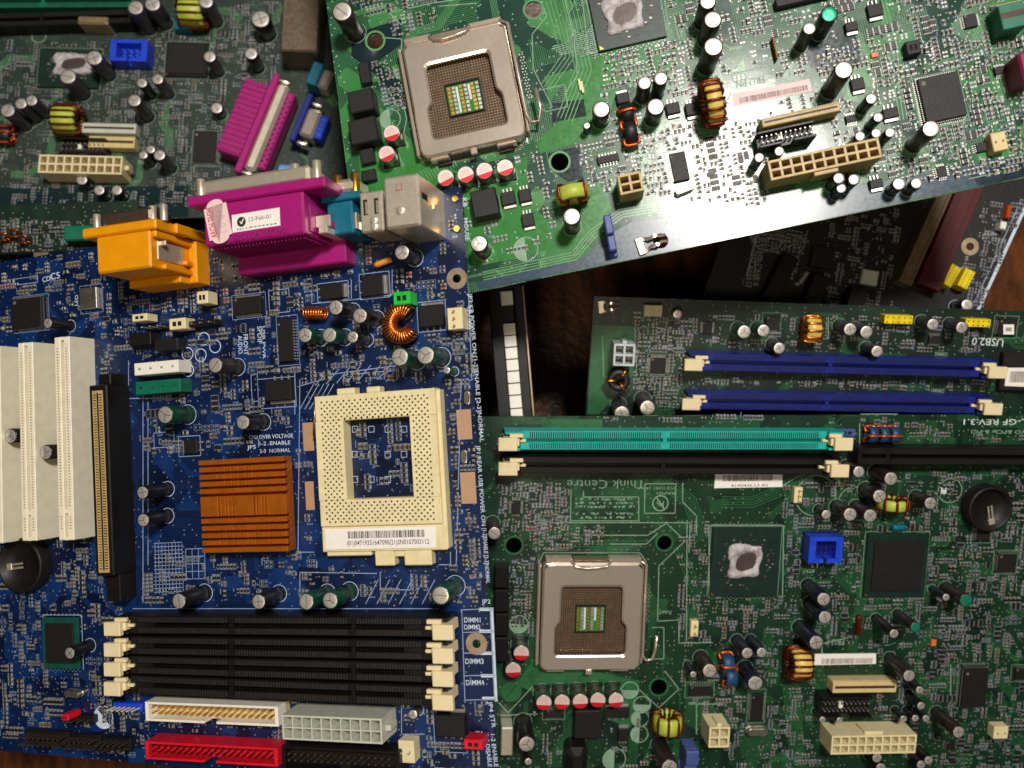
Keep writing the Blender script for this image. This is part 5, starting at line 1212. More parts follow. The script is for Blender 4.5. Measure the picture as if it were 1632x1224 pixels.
# plastic guide and earthing clip at the lower edge
def guide(b, x0, y0, x1, y1, h):
    cx, cy, a, d = b.R(x0, y0, x1, y1, h); mb = MB(); mb.box(cx - a / 2, cx + a / 2, cy - d / 2, cy + d / 2, .1, h - 2.5, 'grey_blue', .5); mb.box(cx - a / 2, cx + a / 2, cy - d * .05, cy + d / 2, h - 2.5, h, 'grey_blue', .5); mb.box(cx - a * .62, cx + a * .62, cy - d / 2 - 1.5, cy - d / 2 + 3, .1, 2, 'grey_blue', .5); return b.put('cable_guide', mb)
guide(T, 961, 341, 984, 398, 11)
def clip(b, px, py, k=1.0):
    u = b.uv(px, py, 1); mb = MB(); mb.T = Matrix.Translation((u[0], u[1], 0)) @ Matrix.Rotation(.12, 4, 'Z') @ Matrix.Scale(k, 4)
    mb.box(-6.5, -3.4, -3.6, 3.6, .1, 1.2, 'shield', .3)
    for g in (-1, 1): mb.add([(-3.4, g * 3.4, .3), (-1, g * 2.2, 3.0), (1.5, g * 2.6, 3.6), (3.5, g * 1.7, 2.6), (6, g * 2.0, .6), (6, g * .9, .6), (3.5, g * .6, 2.6), (1.5, g * 1.3, 3.6), (-1, g * .9, 3.0), (-3.4, g * 1.8, .3)], [(0, 1, 8, 9), (1, 2, 7, 8), (2, 3, 6, 7), (3, 4, 5, 6)], 'nickel', True)
    return b.put('earthing_clip', mb)
clip(T, 1040, 386)
T.text('FRU PN', 1217, 121, 1172, 130, 11); T.text('ATX PWR', 1282, 303, 1238, 311, 7)
for p in ([(700, 10), (760, 5)], [(640, 40), (620, 20), (690, 5), (850, -20)], [(865, 10), (872, 25), (848, 55), (850, 110), (880, 170)], [(900, 0), (915, 60), (920, 120), (900, 150)], [(855, 145), (900, 135), (905, 170), (870, 178)], [(610, 60), (640, 62), (640, 130)], [(625, 195), (640, 230), (648, 190), (640, 150)], [(928, 0), (938, 85), (1068, 62), (1058, -10)], [(1155, 120), (1232, 104)], [(1165, 148), (1155, 170)], [(1452, 120), (1468, 205), (1550, 190)], [(1545, 285), (1620, 268)]): T.line(p, 1.4)
for x, y, r in ((838, 397, 19), (622, 190, 16), (790, 330, 0)):
    if r: T.circ(x, y, r, 1.5, half=1.5)
rng = random.Random(9); T.random_traces(90, 'trace_green', rng)
scatter(T, [(540, 0), (700, -20), (690, 40), (620, 60), (600, 30)], 90, 41, 'rrcRgc', .4, 1.0)
scatter(T, [(590, 95), (640, 110), (650, 180), (605, 180)], 50, 42, 'rrcg', .4, 1.2)
scatter(T, [(690, 255), (860, 240), (900, 300), (880, 380), (770, 420)], 70, 43, 'rcg', .3, 1.8)
scatter(T, [(960, 90), (1150, 50), (1160, 200), (960, 230)], 230, 44, 'rrcRgce', .4, 1.0)
scatter(T, [(920, 230), (1230, 190), (1220, 330), (940, 300)], 300, 45, 'rrcRgca', .4, 1.0)
scatter(T, [(1060, -10), (1640, -20), (1640, 120), (1070, 60)], 330, 46, 'rrcRgcad', .4, 1.2)
scatter(T, [(1300, 90), (1640, 60), (1640, 270), (1350, 300)], 460, 47, 'rrcRgcda', .4, 1.2)
scatter(T, [(1140, 90), (1320, 60), (1340, 160), (1200, 200)], 70, 48, 'rrcg', .4, 1.0)
T.finish()

# ================================================================== lower right board
L = Board('motherboard', 'green motherboard at the lower right with a teal and a black memory slot', 'motherboard', (940, 980), 408, (720, 440), (860, 894, 1028, 894), 'pcb_lower', 'silk_pale')
for x, y, r in ((819, 869, 13), (1059, 865, 12), (815, 1103, 13), (1050, 1095, 13)): L.hole(x, y, r, 'trace_lower', r + 2.5)
L.sheet([(730, 664), (1730, 660), (1760, 1320), (720, 1330)])
L.patch([(850, 1050), (1020, 1085), (1005, 1160), (1090, 1150), (1085, 1224), (800, 1224), (800, 1120), (830, 1080)], 'trace_lower', .015)
L.patch([(865, 668), (960, 668), (960, 684), (865, 684)], 'trace_lower', .015)
for pts, n, p_ in (([(1040, 750), (1100, 800), (1120, 860)], 6, 1.3), ([(1080, 870), (1110, 940), (1100, 1000)], 4, 1.6), ([(1250, 780), (1200, 800), (1150, 800)], 5, 1.3), ([(1260, 1090), (1270, 1200), (1230, 1224)], 9, 1.0), ([(900, 862), (1030, 862)], 3, 3)): L.traces(pts, n, p_, .42, 'trace_lower')
slot(L, 'memory_slot', 829, 702, 1318, 702, 9.0, 9.5, 'teal', 'latch_cream', keys=(.465,), pitch=1.0, tower=15, lsize=(10.5, 8), inset=3)
slot(L, 'memory_slot', 829, 741, 1312, 744, 8.0, 9.5, 'slot_black', 'latch_cream', keys=(.465,), pitch=1.0, tower=15, lsize=(10.5, 8), inset=3)
slot(L, 'graphics_slot', 1368, 727, 1700, 729, 8.2, 11, 'slot_black', keys=(.14,), pitch=1.0)
lga(L, 860, 898, 1027, 1070, 7.0, lever_open=True)
for x, y in ((831, 1041), (818, 1068), (867, 1120), (896, 1119), (925, 1118), (953, 1116), (982, 1116)): polycap(L, x, y, 12.5, 10.5)
block(L, 'inductor', 915, 1133, 961, 1178, 7, 'chip_black', .5)
for r in ((788, 903, 811, 938), (788, 941, 811, 976), (788, 979, 811, 1014), (788, 1017, 810, 1055)): block(L, 'transistor', *r, 6, 'black_plastic', .5)
dpak(L, 962, 1128, 1004, 1145, 't', 2); dpak(L, 985, 1162, 1003, 1182, 't', 2); chip(L, 870, 1132, 896, 1145, 1.6, 'tb', 1.0); chip(L, 1098, 1094, 1135, 1110, 1.6, 'tb', 1.27); chip(L, 1196, 1106, 1218, 1150, 1.6, 'lr', .8)
toroid(L, 1067, 1158, 46, 40, 'y', 'core_lime', 'copper_dark', 9, gap=.3); toroid(L, 1278, 1062, 34, 50, 'x', 'core_gold', 'copper_dark', 16); toroid(L, 1428, 806, 50, 26, 'y', 'core_lime', 'copper_dark', 9, gap=.26)
toroid(L, 1161, 1060, 22, 30, 'x', 'core_blue', 'wire_orange', 3, gap=.18); toroid(L, 1166, 1082, 22, 30, 'x', 'core_blue', 'wire_orange', 2, gap=.14)
for x in (1392, 1410, 1427): toroid(L, x, 694, 17, 28, 'x', 'core_blue', 'wire_orange', 3, gap=.16)
grid_socket(L, 'power_connector', 1129, 1159, 1164, 1192, 2, 2, 13, 'cream', 1.0, 1.0, tab='t'); grid_socket(L, 'power_connector', 1324, 1171, 1462, 1203, 10, 2, 13, 'cream', 1.0, 1.0, tab='t')
floppy(L, 1327, 1087, 1430, 1105, 7, 'cream_dark', 30); black_header(L, 1309, 1112, 1393, 1146, 11)
bga(L, 1131, 841, 1246, 951, die=(1160, 868, 1214, 920)); bga(L, 1376, 852, 1482, 952, m='substrate', body=.8)
shroud(L, 'drive_connector', 1288, 856, 1345, 898, 4, 9, 'bright_blue', floor='slot_blue', pin='slot_blue', wall=2.2)
battery(L, 1580, 812, 36, 1.9, 7)
guide(L, 1092, 1198, 1115, 1240, 12)
for x, y, r, h, s in ((1369, 752, 10, 14, 'sleeve_brown'), (1420, 763, 11, 15, 'sleeve_brown'), (1402, 791, 11.5, 15, 'sleeve_brown'), (1317, 820, 7.5, 9, 'sleeve_black'), (1355, 820, 11.5, 15, 'sleeve_brown'), (1387, 822, 11.5, 15, 'sleeve_brown'), (1483, 802, 10.5, 13, 'sleeve_brown'),
        (1313, 955, 11, 19, 'sleeve_navy'), (1315, 984, 11, 18, 'sleeve_navy'), (1301, 1024, 11.5, 19, 'sleeve_navy'), (1425, 1010, 8, 18, 'sleeve_black'), (1449, 1077, 10, 19, 'sleeve_brown'), (1466, 1100, 6.5, 12, 'sleeve_black'), (1468, 1125, 6.5, 12, 'sleeve_black'), (1440, 1146, 6, 9, 'sleeve_black'), (1459, 1145, 6, 9, 'sleeve_black'), (1476, 1145, 6, 9, 'sleeve_black'),
        (1528, 1167, 10, 20, 'sleeve_brown'), (1204, 1089, 12, 16, 'sleeve_navy'), (1214, 1040, 8.5, 15, 'sleeve_navy'), (1191, 1041, 9, 15, 'sleeve_navy'), (1311, 1147, 5.5, 9, 'sleeve_black'), (1338, 1148, 5.5, 9, 'sleeve_black'), (1131, 1069, 11.5, 15, 'sleeve_brown'), (1105, 1075, 5.5, 11, 'sleeve_navy'), (839.5, 1186, 13, 20, 'sleeve_black'), (842, 1214, 6, 12, 'sleeve_black'), (1067, 1223, 13, 20, 'sleeve_brown'), (1398, 1208, 8, 12, 'sleeve_black'), (1404, 1224, 8, 12, 'sleeve_black'), (1468, 1219, 7, 9, 'sleeve_black'), (1480, 1212, 7, 10, 'sleeve_black'), (788, 850, 11, 16, 'sleeve_brown'), (1508, 952, 6, 12, 'sleeve_navy')): cap(L, x, y, r, h, s)
for x, y, r, h in ((1540, 957, 10.5, 17), (1459, 1000, 8.5, 17)): cap(L, x, y, r, h, 'sleeve_brown', 'green_top')
block(L, 'buzzer', 902, 1196, 938, 1240, 12, 'black_plastic', 3)
label_on(L, 'part_sticker', [(1140, 755), (1247, 753), (1247, 776), (1138, 778)], .1, [('41X0436 L3 A2', .25, .93, .8, .16, 'ink')], (.12, .86, .10, .55, 'ink'))
label_on(L, 'part_sticker', [(1299, 1042), (1396, 1041), (1396, 1058), (1297, 1060)], .1, [], (.12, .95, .42, .9, 'ink_grey'))
chip(L, 1532, 1066, 1576, 1128, 3, 'lrtb', .8); chip(L, 1556, 840, 1580, 862, 1.5, 'lr', .8); chip(L, 1590, 884, 1622, 912, 2, 'lrtb', .8); chip(L, 1618, 1066, 1640, 1084, 1.5, 'tb', .8); chip(L, 815, 798, 830, 820, 1.4, 'lrtb', .7); chip(L, 1508, 1182, 1524, 1196, 1.5, 'lr', .8)
crystal(L, 1208, 1168, 34, 14, 0, 3.4); block(L, 'led', 1484, 1020, 1493, 1030, 1, 'led_orange', .2); block(L, 'fuse', 1366, 983, 1376, 1014, 3, 'copper_dark', .8); header(L, 1583, 1158, 1608, 1178, 2, 1, 'cream', 5, 'lead', 6, 'speaker_connector'); header(L, 1265, 777, 1280, 802, 1, 3, 'cream', 3, 'gold', 6); header(L, 1100, 990, 1114, 1015, 1, 2, 'cream', 3, 'lead', 6); block(L, 'usb_lock', 798, 1160, 818, 1205, 9, 'shield', .5)
jumper(L, 1350, 690, 28, 12, 'grey_blue', 4); block(L, 'blue_inductor', 1425, 838, 1447, 848, 4, 'port_teal', 1.5)
L.text('Think Centre', 1028, 765, 904, 765, 14, 'silk_pale', -0.012); L.text('DL-GF REV:3.1', 1650, 668, 1536, 668, 9, 'silk_white'); L.text('SDVO &PCIe & PCI', 1650, 686, 1548, 685, 6); L.text('FRU P', 1346, 1019, 1316, 1019, 9); L.text('ATA1', 1299, 907, 1281, 907, 6); L.text('PLBAT', 1070, 973, 1050, 973, 5)
L.circ(1052.5, 802, 12, 1.8); L.text('Pb', 1058, 798, 1047, 798, 9); L.line([(1046, 792), (1059, 812)], 1.8); L.text('PCB COST  LF', 1075, 776, 1030, 776, 4); L.text('RAPID', 1076, 784, 1046, 784, 4)
for p in ([(1028, 771), (1077, 771), (1076, 818), (1027, 818), (1028, 771)], [(910, 781), (909, 834)], [(930, 792), (1018, 792), (1018, 830), (908, 830)], [(930, 783), (930, 792)], [(857, 833), (1100, 833), (1098, 880)], [(945, 853), (1032, 853), (1062, 834), (1092, 862), (1050, 902), (1048, 990), (1082, 988), (1082, 996)], [(972, 867), (1030, 867), (1048, 850)], [(858, 900), (866, 881), (1020, 881), (1030, 895)], [(1095, 830), (1094, 1020)], [(1130, 952), (1130, 838), (1249, 838), (1247, 952)], [(1088, 770), (1088, 800), (1110, 822), (1110, 850)], [(1040, 1000), (1058, 1000), (1058, 1050), (1040, 1050)], [(1082, 996), (1082, 1025), (1135, 1024)], [(848, 1095), (810, 1136), (795, 1120)], [(1020, 1100), (1050, 1128), (1082, 1098), (1060, 1070)], [(798, 1140), (856, 1138)], [(1098, 1120), (1110, 1120), (1110, 1170)], [(1150, 1122), (1098, 1122)], [(1310, 1042), (1310, 1026), (1360, 1014)], [(1515, 1060), (1515, 1140)], [(1372, 660), (1430, 660)], [(1370, 675), (1370, 706)], [(1246, 775), (1270, 760), (1305, 750)]): L.line(p, 1.4)
for x, y, r, hf in ((827, 995, 14, 3.1), (1004, 1100, 13, 3.1), (1023, 1123, 13, 3.1), (1020, 1145, 13, 1.57), (1019, 1170, 13, 1.57), (979, 1210, 17, 1.57)): L.circ(x, y, r, 1.6, half=hf)
for x, y, r in ((1514, 782, 19), (1360, 800, 24), (1300, 790, 32)): L.circ(x, y, r, 1.3)
L.silk.box(*[v for v in (L.uv(1499, 787)[0], L.uv(1509, 777)[0], L.uv(1499, 787)[1], L.uv(1509, 777)[1])], .05, .06, 'silk_white')
rng = random.Random(2)
for i in range(120):                                   # unreadable block print
    x, y = rng.uniform(915, 1010), rng.choice((797, 803, 809, 820, 826)) + rng.uniform(-1, 1); u = L.uv(x, y); w_ = rng.uniform(.3, 1.1); L.silk.box(u[0], u[0] + w_, u[1], u[1] + .9, .05, .06, 'silk_pale')
L.random_traces(110, 'trace_lower', rng)
scatter(L, [(795, 770), (905, 770), (905, 835), (850, 850), (795, 850)], 160, 61, 'rrcgce', .5, 1.2)
scatter(L, [(845, 838), (960, 838), (960, 866), (850, 880)], 70, 62, 'rcc', .3, 1.5)
scatter(L, [(795, 890), (850, 890), (850, 1010), (795, 1000)], 80, 63, 'rrcg', .4, 1.5)
scatter(L, [(1080, 830), (1130, 830), (1250, 955), (1280, 1050), (1090, 1120), (1080, 960)], 230, 64, 'rrcRgc', .4, 1.2)
scatter(L, [(1250, 760), (1640, 750), (1640, 900), (1250, 900)], 430, 65, 'rrcRgcda', .5, 1.2)
scatter(L, [(1250, 900), (1640, 900), (1640, 1100), (1250, 1040)], 520, 66, 'rrcRgcda', .5, 1.2)
scatter(L, [(1090, 1060), (1300, 1050), (1310, 1224), (1180, 1224), (1100, 1130)], 240, 67, 'rrcRgc', .5, 1.0)
scatter(L, [(1390, 1080), (1640, 1080), (1640, 1240), (1460, 1240), (1400, 1150)], 300, 68, 'rrcRgca', .5, 1.2)
scatter(L, [(850, 1130), (1010, 1130), (1100, 1224), (850, 1224)], 50, 69, 'rcRg', .3, 1.0)
scatter(L, [(960, 664), (1640, 664), (1640, 715), (1360, 715), (1340, 680), (960, 682)], 90, 70, 'rcg', .5, .8)
L.finish()

# ================================================================== dark board behind, with the two blue memory slots
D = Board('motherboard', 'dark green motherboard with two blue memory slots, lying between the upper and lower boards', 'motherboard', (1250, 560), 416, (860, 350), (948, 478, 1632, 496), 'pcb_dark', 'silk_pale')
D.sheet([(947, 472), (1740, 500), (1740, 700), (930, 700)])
D.patch([(945, 518), (1015, 520), (1008, 600), (955, 660), (936, 660)], 'trace_lower', .015)
slot(D, 'memory_slot', 1122, 577, 1562, 588, 8.6, 9.5, 'slot_blue', 'latch_cream', keys=(.46,), pitch=1.0, tower=15, lsize=(10.5, 7.5), inset=3)
slot(D, 'memory_slot', 1118, 639, 1555, 646, 8.6, 9.5, 'slot_blue', 'latch_cream', keys=(.46,), pitch=1.0, tower=15, lsize=(10.5, 7.5), inset=3)
clip(D, 972, 488, .9); header(D, 1026, 486, 1056, 505, 3, 1, 'cream', 6, 'lead', 7, 'fan_connector')
grid_socket(D, 'power_connector', 977, 548, 1013, 584, 2, 2, 14, 'translucent_grey', 1.0, 1.0, tab='t')
toroid(D, 986, 606, 38, 38, 'z', 'core_black', 'copper', 3, zc=9, gap=.12)
for x, y, r, h, s in ((991, 659, 12.5, 20, 'sleeve_purple'), (1032, 650, 12.5, 20, 'sleeve_purple'), (1080, 501, 8, 8, 'can_side'), (1186, 529, 11.5, 13, 'sleeve_green'), (1217, 527, 10.5, 12, 'sleeve_green'), (1242, 555, 9.5, 14, 'sleeve_purple'), (1355, 525, 10.5, 15, 'sleeve_purple'), (1381, 529, 10.5, 15, 'sleeve_purple'), (1398, 560, 9.5, 14, 'sleeve_purple'), (1487, 517, 9.5, 13, 'sleeve_purple'), (1533, 522, 9.5, 13, 'sleeve_purple')): cap(D, x, y, r, h, s)
toroid(D, 1297, 526, 28, 42, 'x', 'core_gold', 'copper', 11, gap=.26)
header(D, 1409, 502, 1456, 517, 5, 2, 'yellow', 6, 'gold', 6.5, 'usb_header'); header(D, 1538, 508, 1580, 522, 5, 2, 'yellow', 6, 'gold', 6.5, 'usb_header')
chip(D, 1590, 509, 1622, 535, 2, 'lr', 1.0); label_on(D, 'chip_sticker', [(1599, 517), (1616, 517), (1616, 533), (1599, 533)], 2.0, [], (.2, .8, .3, .7, 'ink_grey'))
block(D, 'bios_socket', 1592, 562, 1660, 624, 4, 'chip_black', .4); label_on(D, 'chip_sticker', [(1604, 586), (1650, 586), (1648, 617), (1601, 615)], 4.0, [], (.15, .9, .2, .8, 'ink_grey'), 'paper')
chip(D, 1220, 504, 1242, 526, 1.8, 'b', 1.2); chip(D, 1036, 570, 1062, 596, 1.5, 'lrtb', .7); chip(D, 1120, 512, 1136, 532, 1.5, 'lr', .9); chip(D, 1480, 535, 1500, 548, 1.5, 'tb', .9)
D.text('USB2.0', 1600, 540, 1550, 538, 12, 'silk_white'); D.text('DIMM2', 1510, 562, 1490, 561, 6); D.text('DIMM1', 1505, 620, 1485, 619, 6)
for p in ([(1014, 505), (1014, 600)], [(1320, 505), (1320, 540)], [(1060, 510), (1110, 512)], [(960, 535), (962, 600)]): D.line(p, 1.2)
rng = random.Random(6); D.random_traces(50, 'trace_lower', rng)
scatter(D, [(1010, 500), (1130, 510), (1090, 560), (1080, 660), (1010, 620)], 230, 81, 'rrcgcR', .4, 1.2); scatter(D, [(1120, 500), (1640, 510), (1640, 560), (1120, 552)], 150, 82, 'rrcgR', .4, 1.0); scatter(D, [(1100, 605), (1640, 608), (1640, 625), (1100, 620)], 90, 83, 'rrcg', .5, .8)
D.finish()

# ================================================================== board at the upper left
U = Board('motherboard', 'dusty green motherboard at the upper left with a bright blue connector and purple printer port', 'motherboard', (250, 180), 470, (760, 800), (60, 265, 195, 268), 'pcb_left', 'silk_pale')
U.sheet([(-60, -260), (590, -260), (545, 340), (140, 352), (-60, 356)])
U.patch([(-40, 300), (300, 296), (300, 346), (-40, 354)], 'mask_dark_green')
slot(U, 'memory_slot', -80, 2, 215, 0, 8, 9.5, 'connector_green', None, keys=(.5,)); slot(U, 'memory_slot', -80, 34, 210, 25, 8.2, 9.5, 'slot_black', None, keys=(.5,))
block(U, 'slot_latch', 122, 24, 172, 38, 11, 'phosphor', 1.0)
shroud(U, 'drive_connector', 174, 62, 236, 98, 4, 9, 'bright_blue', floor='bright_blue', pin='slot_blue', wall=2.2)
bga(U, 58, 76, 160, 140, die=(84, 84, 148, 118)); bga(U, 262, 66, 332, 122, m='chip_black', body=.9); chip(U, 306, 208, 346, 258, 3, 'lrtb', .8)
grid_socket(U, 'power_connector', 60, 246, 196, 278, 10, 2, 13, 'cream', 1.0, 1.0, tab='r')
floppy(U, 130, 196, 217, 213, 6, 'milky', 26); floppy(U, 140, 217, 215, 236, 6, 'cream_dark', 26); black_header(U, 92, 218, 168, 246, 10)
toroid(U, 102, 186, 44, 46, 'x', 'core_lime', 'copper_dark', 14); toroid(U, 304, 14, 46, 44, 'x', 'core_lime', 'copper_dark', 13); toroid(U, 6, 212, 24, 26, 'x', 'core_black', 'wire_orange', 5)
block(U, 'blue_inductor', 277, 12, 306, 46, 6, 'port_teal', .8)
for x, y, r, h, s in ((216, 12, 12, 20, 'sleeve_purple'), (243, 6, 12, 20, 'sleeve_purple'), (328, 2, 11, 20, 'sleeve_purple'), (150, 92, 12, 19, 'sleeve_purple'), (108, 122, 12, 19, 'sleeve_purple'), (214, 160, 10, 19, 'sleeve_brown'), (12, 176, 11, 18, 'sleeve_purple'), (33, 165, 9, 18, 'sleeve_purple'), (50, 160, 9, 17, 'sleeve_purple'), (226, 132, 8, 14, 'sleeve_black'), (251, 126, 9, 17, 'sleeve_purple'), (334, 90, 9, 17, 'sleeve_purple'), (228, 247, 7, 12, 'sleeve_purple'), (240, 238, 7, 12, 'sleeve_black'), (254, 247, 9, 18, 'sleeve_purple'), (130, 286, 9, 9, 'sleeve_black'), (158, 303, 8, 10, 'sleeve_black'), (186, 303, 8, 10, 'sleeve_black'), (400, 85, 10, 16, 'sleeve_black'), (415, 30, 14, 15, 'sleeve_black'), (345, 172, 9, 8, 'sleeve_black')): cap(U, x, y, r, h, s)
# rear ports of this board
def left_ports():
    h = 14
    a0, a1, a2, a3 = (Vector(U.uv(*q, h)) for q in ((394, 140), (443, 128), (392, 252), (348, 236)))
    X = (a1 - a0).normalized(); Yd = (a2 - a1).normalized(); ln = (a2 - a1).length; wd = 15.0
    c0 = (a0 + a1 + a2 + a3) / 4; ang = math.atan2(-Yd.y, -Yd.x); M = Matrix.Translation((c0.x, c0.y, 0)) @ Matrix.Rotation(ang, 4, 'Z')   # local x runs along the port, local y across
    g = -1.0
    mb = MB(); mb.T = M; mb.box(-ln * .46, ln * .46, -4, 10, .1, h - .6, 'purple', .6)
    for i in range(14): x = -ln * .42 + i * ln * .84 / 13; mb.box(x - .7, x + .7, -3.6, 10.0, h - .6, h, 'purple', .2)
    o = U.put('printer_port', mb); f = MB(); f.T = M; f.box(-ln * .64, ln * .62, -8, -4, .5, h + .6, 'purple', .6); U.put('flange', f, o)
    s = MB(); s.T = M; s.box(-ln * .56, ln * .54, -14.5, -8, 2, h - .5, 'shield', 1.6); U.put('metal_shell', s, o)
    s = MB(); s.T = M; s.box(-ln * .5, ln * .48, -19, -14.5, 3.0, h - 2.0, 'purple', .8); so = U.put('pin_face', s, o); k = MB(); k.T = M
    for i in range(13):
        for j in range(2): x = -ln * .44 + (i + .5 * j) * ln * .87 / 13; k.box(x - .5, x + .5, -18.4 + j * 2.2, -17.4 + j * 2.2, h - 2.0, h - 1.96, 'slit_dark')
    U.put('pin_openings', k, o)
    for x in (-ln * .60, ln * .58): q = MB(); q.T = M @ Matrix.Translation((x, -8, h - 3)) @ Matrix.Rotation(PI / 2, 4, 'X'); q.cyl(0, 0, 1.7, 0, 6, 'crystal_can', 6, .4); U.put('hex_stud', q, o)
    c1 = Vector(U.uv(496, 196, 11)); M2 = Matrix.Translation((c1.x, c1.y, 0)) @ Matrix.Rotation(ang, 4, 'Z'); l2 = 17
    mb = MB(); mb.T = M2; mb.box(-l2 * .8, l2 * .95, 4.5, 8, .1, 12, 'slot_blue', .5); o = U.put('video_port', mb); s = MB(); s.T = M2; s.box(-l2 * .5, l2 * .5, -3.5, 4.5, 1.5, 11.5, 'nickel', 1.4); U.put('metal_shell', s, o)
    s = MB(); s.T = M2; s.box(-l2 * .42, l2 * .42, -8, -3.5, 2.2, 10, 'bright_blue', .6); U.put('pin_face', s, o); k = MB(); k.T = M2
    for i in range(5):
        for j in range(3): x = -l2 * .34 + i * l2 * .17; k.box(x - .4, x + .4, -7.5 + j * 1.4, -6.8 + j * 1.4, 10, 10.03, 'slit_dark')
    U.put('pin_openings', k, o)
    for x in (-l2 * .72, l2 * .72): q = MB(); q.T = M2 @ Matrix.Translation((x, 4, 8)) @ Matrix.Rotation(PI / 2, 4, 'X'); q.cyl(0, 0, 1.7, 0, 6, 'crystal_can', 6, .4); U.put('hex_stud', q, o)
    c2 = Vector(U.uv(502, 118, 12)); M3 = Matrix.Translation((c2.x, c2.y, 0)) @ Matrix.Rotation(ang, 4, 'Z'); mb = MB(); mb.T = M3; mb.box(-7, 7, -3, 3, .1, 13, 'port_teal', .5); o = U.put('serial_port', mb)
    s = MB(); s.T = M3; s.box(-6, 6, -9, -3, 2, 11, 'nickel', 1.4); U.put('metal_shell', s, o)
    u = U.uv(460, 272, 8); mb = MB(); mb.T = Matrix.Translation((u[0], u[1], 6)) @ Matrix.Rotation(PI / 2, 4, 'Y'); mb.lathe([(4, -5), (4, 4.4), (3.6, 5), (2.0, 5), (1.9, 1)], 20, 'light_blue'); U.put('audio_jack', mb)
    cx, cy, a, d = U.R(446, 2, 510, 82, 20); mb = MB(); mb.box(cx - a / 2, cx + a / 2, cy - d / 2, cy + d / 2 + 14, .1, 20, 'nickel_dark', .9); U.put('network_port', mb)
left_ports()
rng = random.Random(8); U.random_traces(70, 'trace_green', rng)
scatter(U, [(-20, 40), (200, 20), (260, 60), (250, 200), (-20, 240)], 300, 91, 'rrcgcR', .4, 1.2); scatter(U, [(200, 30), (450, 0), (440, 140), (350, 230), (300, 300), (220, 260)], 420, 92, 'rrcgcRa', .4, 1.2); scatter(U, [(-20, 240), (80, 240), (240, 290), (420, 250), (440, 330), (-20, 330)], 230, 93, 'rrcgcR', .4, 1.0)
U.line([(20, 190), (0, 260)], 1.4); U.circ(62, 58, 10, 1.2)
U.finish()

# ================================================================== strip of a board under it, at the left edge
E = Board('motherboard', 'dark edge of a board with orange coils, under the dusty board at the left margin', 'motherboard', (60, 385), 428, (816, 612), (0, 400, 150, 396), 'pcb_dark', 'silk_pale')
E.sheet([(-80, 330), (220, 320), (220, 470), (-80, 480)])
for x, y in ((4, 378), (22, 372), (36, 382)): toroid(E, x, y, 14, 15, 'x', 'core_black', 'copper', 4, gap=.16)
block(E, 'memory_slot', -60, 398, 140, 408, 9, 'slot_black', .5); block(E, 'slot_latch', 52, 401, 76, 414, 11, 'phosphor', .6); block(E, 'port_shell', 100, 358, 150, 384, 8, 'connector_green', .8)
scatter(E, [(-20, 350), (150, 350), (150, 420), (-20, 425)], 130, 95, 'rrcgR', .4, .8, limit=60)
E.finish()

# ================================================================== dark brown board lying lowest, right of centre
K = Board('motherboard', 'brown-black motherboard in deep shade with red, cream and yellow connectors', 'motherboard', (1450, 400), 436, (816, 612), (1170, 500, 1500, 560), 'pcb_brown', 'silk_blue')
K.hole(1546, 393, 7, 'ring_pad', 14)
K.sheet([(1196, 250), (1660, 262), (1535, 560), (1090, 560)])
def bar(b, name, p0, p1, wpx, h, m, c=.4):
    A, E_ = Vector(b.uv(*p0, h)), Vector(b.uv(*p1, h)); d = E_ - A; L_ = d.length; w_ = wpx * b.mmpp(*p0, h); mb = MB(); mb.T = Matrix.Translation(((A.x + E_.x) / 2, (A.y + E_.y) / 2, 0)) @ Matrix.Rotation(math.atan2(d.y, d.x), 4, 'Z'); mb.box(-L_ / 2, L_ / 2, -w_ / 2, w_ / 2, .1, h, m, c); o = b.put(name, mb)
    k = MB(); k.T = mb.T; n = int(L_ / 1.3)
    for i in range(n):
        for g in (-1, 1): x = -L_ / 2 + (i + .5) * L_ / n; k.box(x - .25, x + .25, g * w_ * .25 - .3, g * w_ * .25 + .3, h, h + .03, 'slit_dark')
    b.put('contact_row', k, o)
bar(K, 'drive_connector', (1515, 290), (1443, 452), 22, 9, 'tan_shaded'); bar(K, 'drive_connector', (1552, 288), (1480, 458), 40, 9, 'red_dark')  # tan and red darkened to carry this board's shade in their colour
bar(K, 'usb_header', (1526, 424), (1508, 454), 17, 8, 'yellow'); bar(K, 'usb_header', (1548, 430), (1534, 458), 17, 8, 'yellow')
for p0, p1 in (((1262, 408), (1228, 476)), ((1312, 440), (1292, 486)), ((1372, 460), (1358, 500))): bar(K, 'expansion_slot', p0, p1, 26, 10, 'black_plastic')
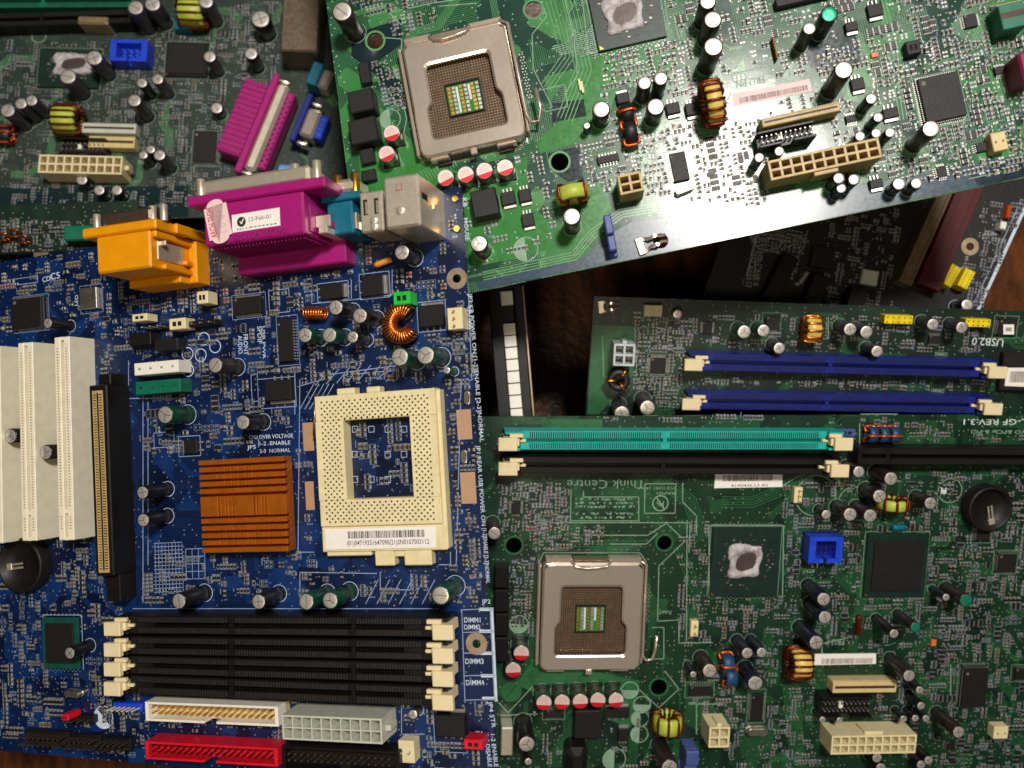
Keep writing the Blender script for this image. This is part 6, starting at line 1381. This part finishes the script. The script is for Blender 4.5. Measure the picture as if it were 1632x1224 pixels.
block(K, 'crystal', 1372, 428, 1402, 456, 3, 'milky', .5); crystal(K, 1281, 443, 26, 8, 1.15, 4); block(K, 'chipset', 1290, 390, 1330, 430, 3, 'chip_black', .4); block(K, 'led', 1603, 326, 1614, 348, 3, 'wire_orange', .4); block(K, 'jumper_cap', 1594, 352, 1606, 366, 5, 'white_plastic', .5)
cap(K, 1542, 486, 10, 12, 'sleeve_brown')
K.line([(1640, 318), (1556, 500)], 5); K.line([(1628, 318), (1545, 500)], 1.4); K.line([(1205, 380), (1190, 440)], 2)
scatter(K, [(1200, 370), (1290, 370), (1260, 450), (1190, 460)], 200, 96, 'ccrgRC', .6, 1.4, limit=60); scatter(K, [(1570, 320), (1640, 318), (1560, 500), (1500, 500)], 130, 97, 'rrcg', .6, 1.0); scatter(K, [(1300, 330), (1440, 330), (1420, 500), (1300, 500)], 170, 98, 'rcgRC', .6, 1.2)
K.finish()

# ================================================================== dark bar with pale blocks beside the blue board
S = Board('loose_slot_bar', 'dark bar with a row of pale rectangular blocks beside the edge of the blue board', 'connector bar', (815, 580), 404, (816, 612), (812, 510, 826, 660), 'black_plastic', 'silk_white')
S.root['group'] = 'loose pieces in the pile'
mb = MB(); A, E_ = Vector(S.uv(806, 455, 6)), Vector(S.uv(826, 690, 6)); d = E_ - A; ln = d.length; M = Matrix.Translation(((A.x + E_.x) / 2, (A.y + E_.y) / 2, 0)) @ Matrix.Rotation(math.atan2(d.y, d.x), 4, 'Z')
mb.T = M; mb.box(-ln / 2, ln / 2, -9, 3, -1.5, 6, 'black_plastic', .5); mb.box(-ln / 2, ln / 2, 7.5, 9, -1.5, 2, 'nickel_dark', .4); mb.box(-ln / 2, ln / 2, 3, 7.5, -1.5, 0, 'black_plastic'); S.put('bar_body', mb)
for y0, y1 in ((465, 487), (516, 534), (535.5, 553), (554.5, 572), (573.5, 591), (592.5, 610), (611.5, 629), (630.5, 650), (651.5, 668)):
    t0, t1 = (y0 - 455) / 235, (y1 - 455) / 235; q = MB(); q.T = M; q.box(-ln / 2 + ln * t0, -ln / 2 + ln * t1, -2.9, 2.9, 6, 9, 'white_plastic', .3); S.put('pale_block', q)
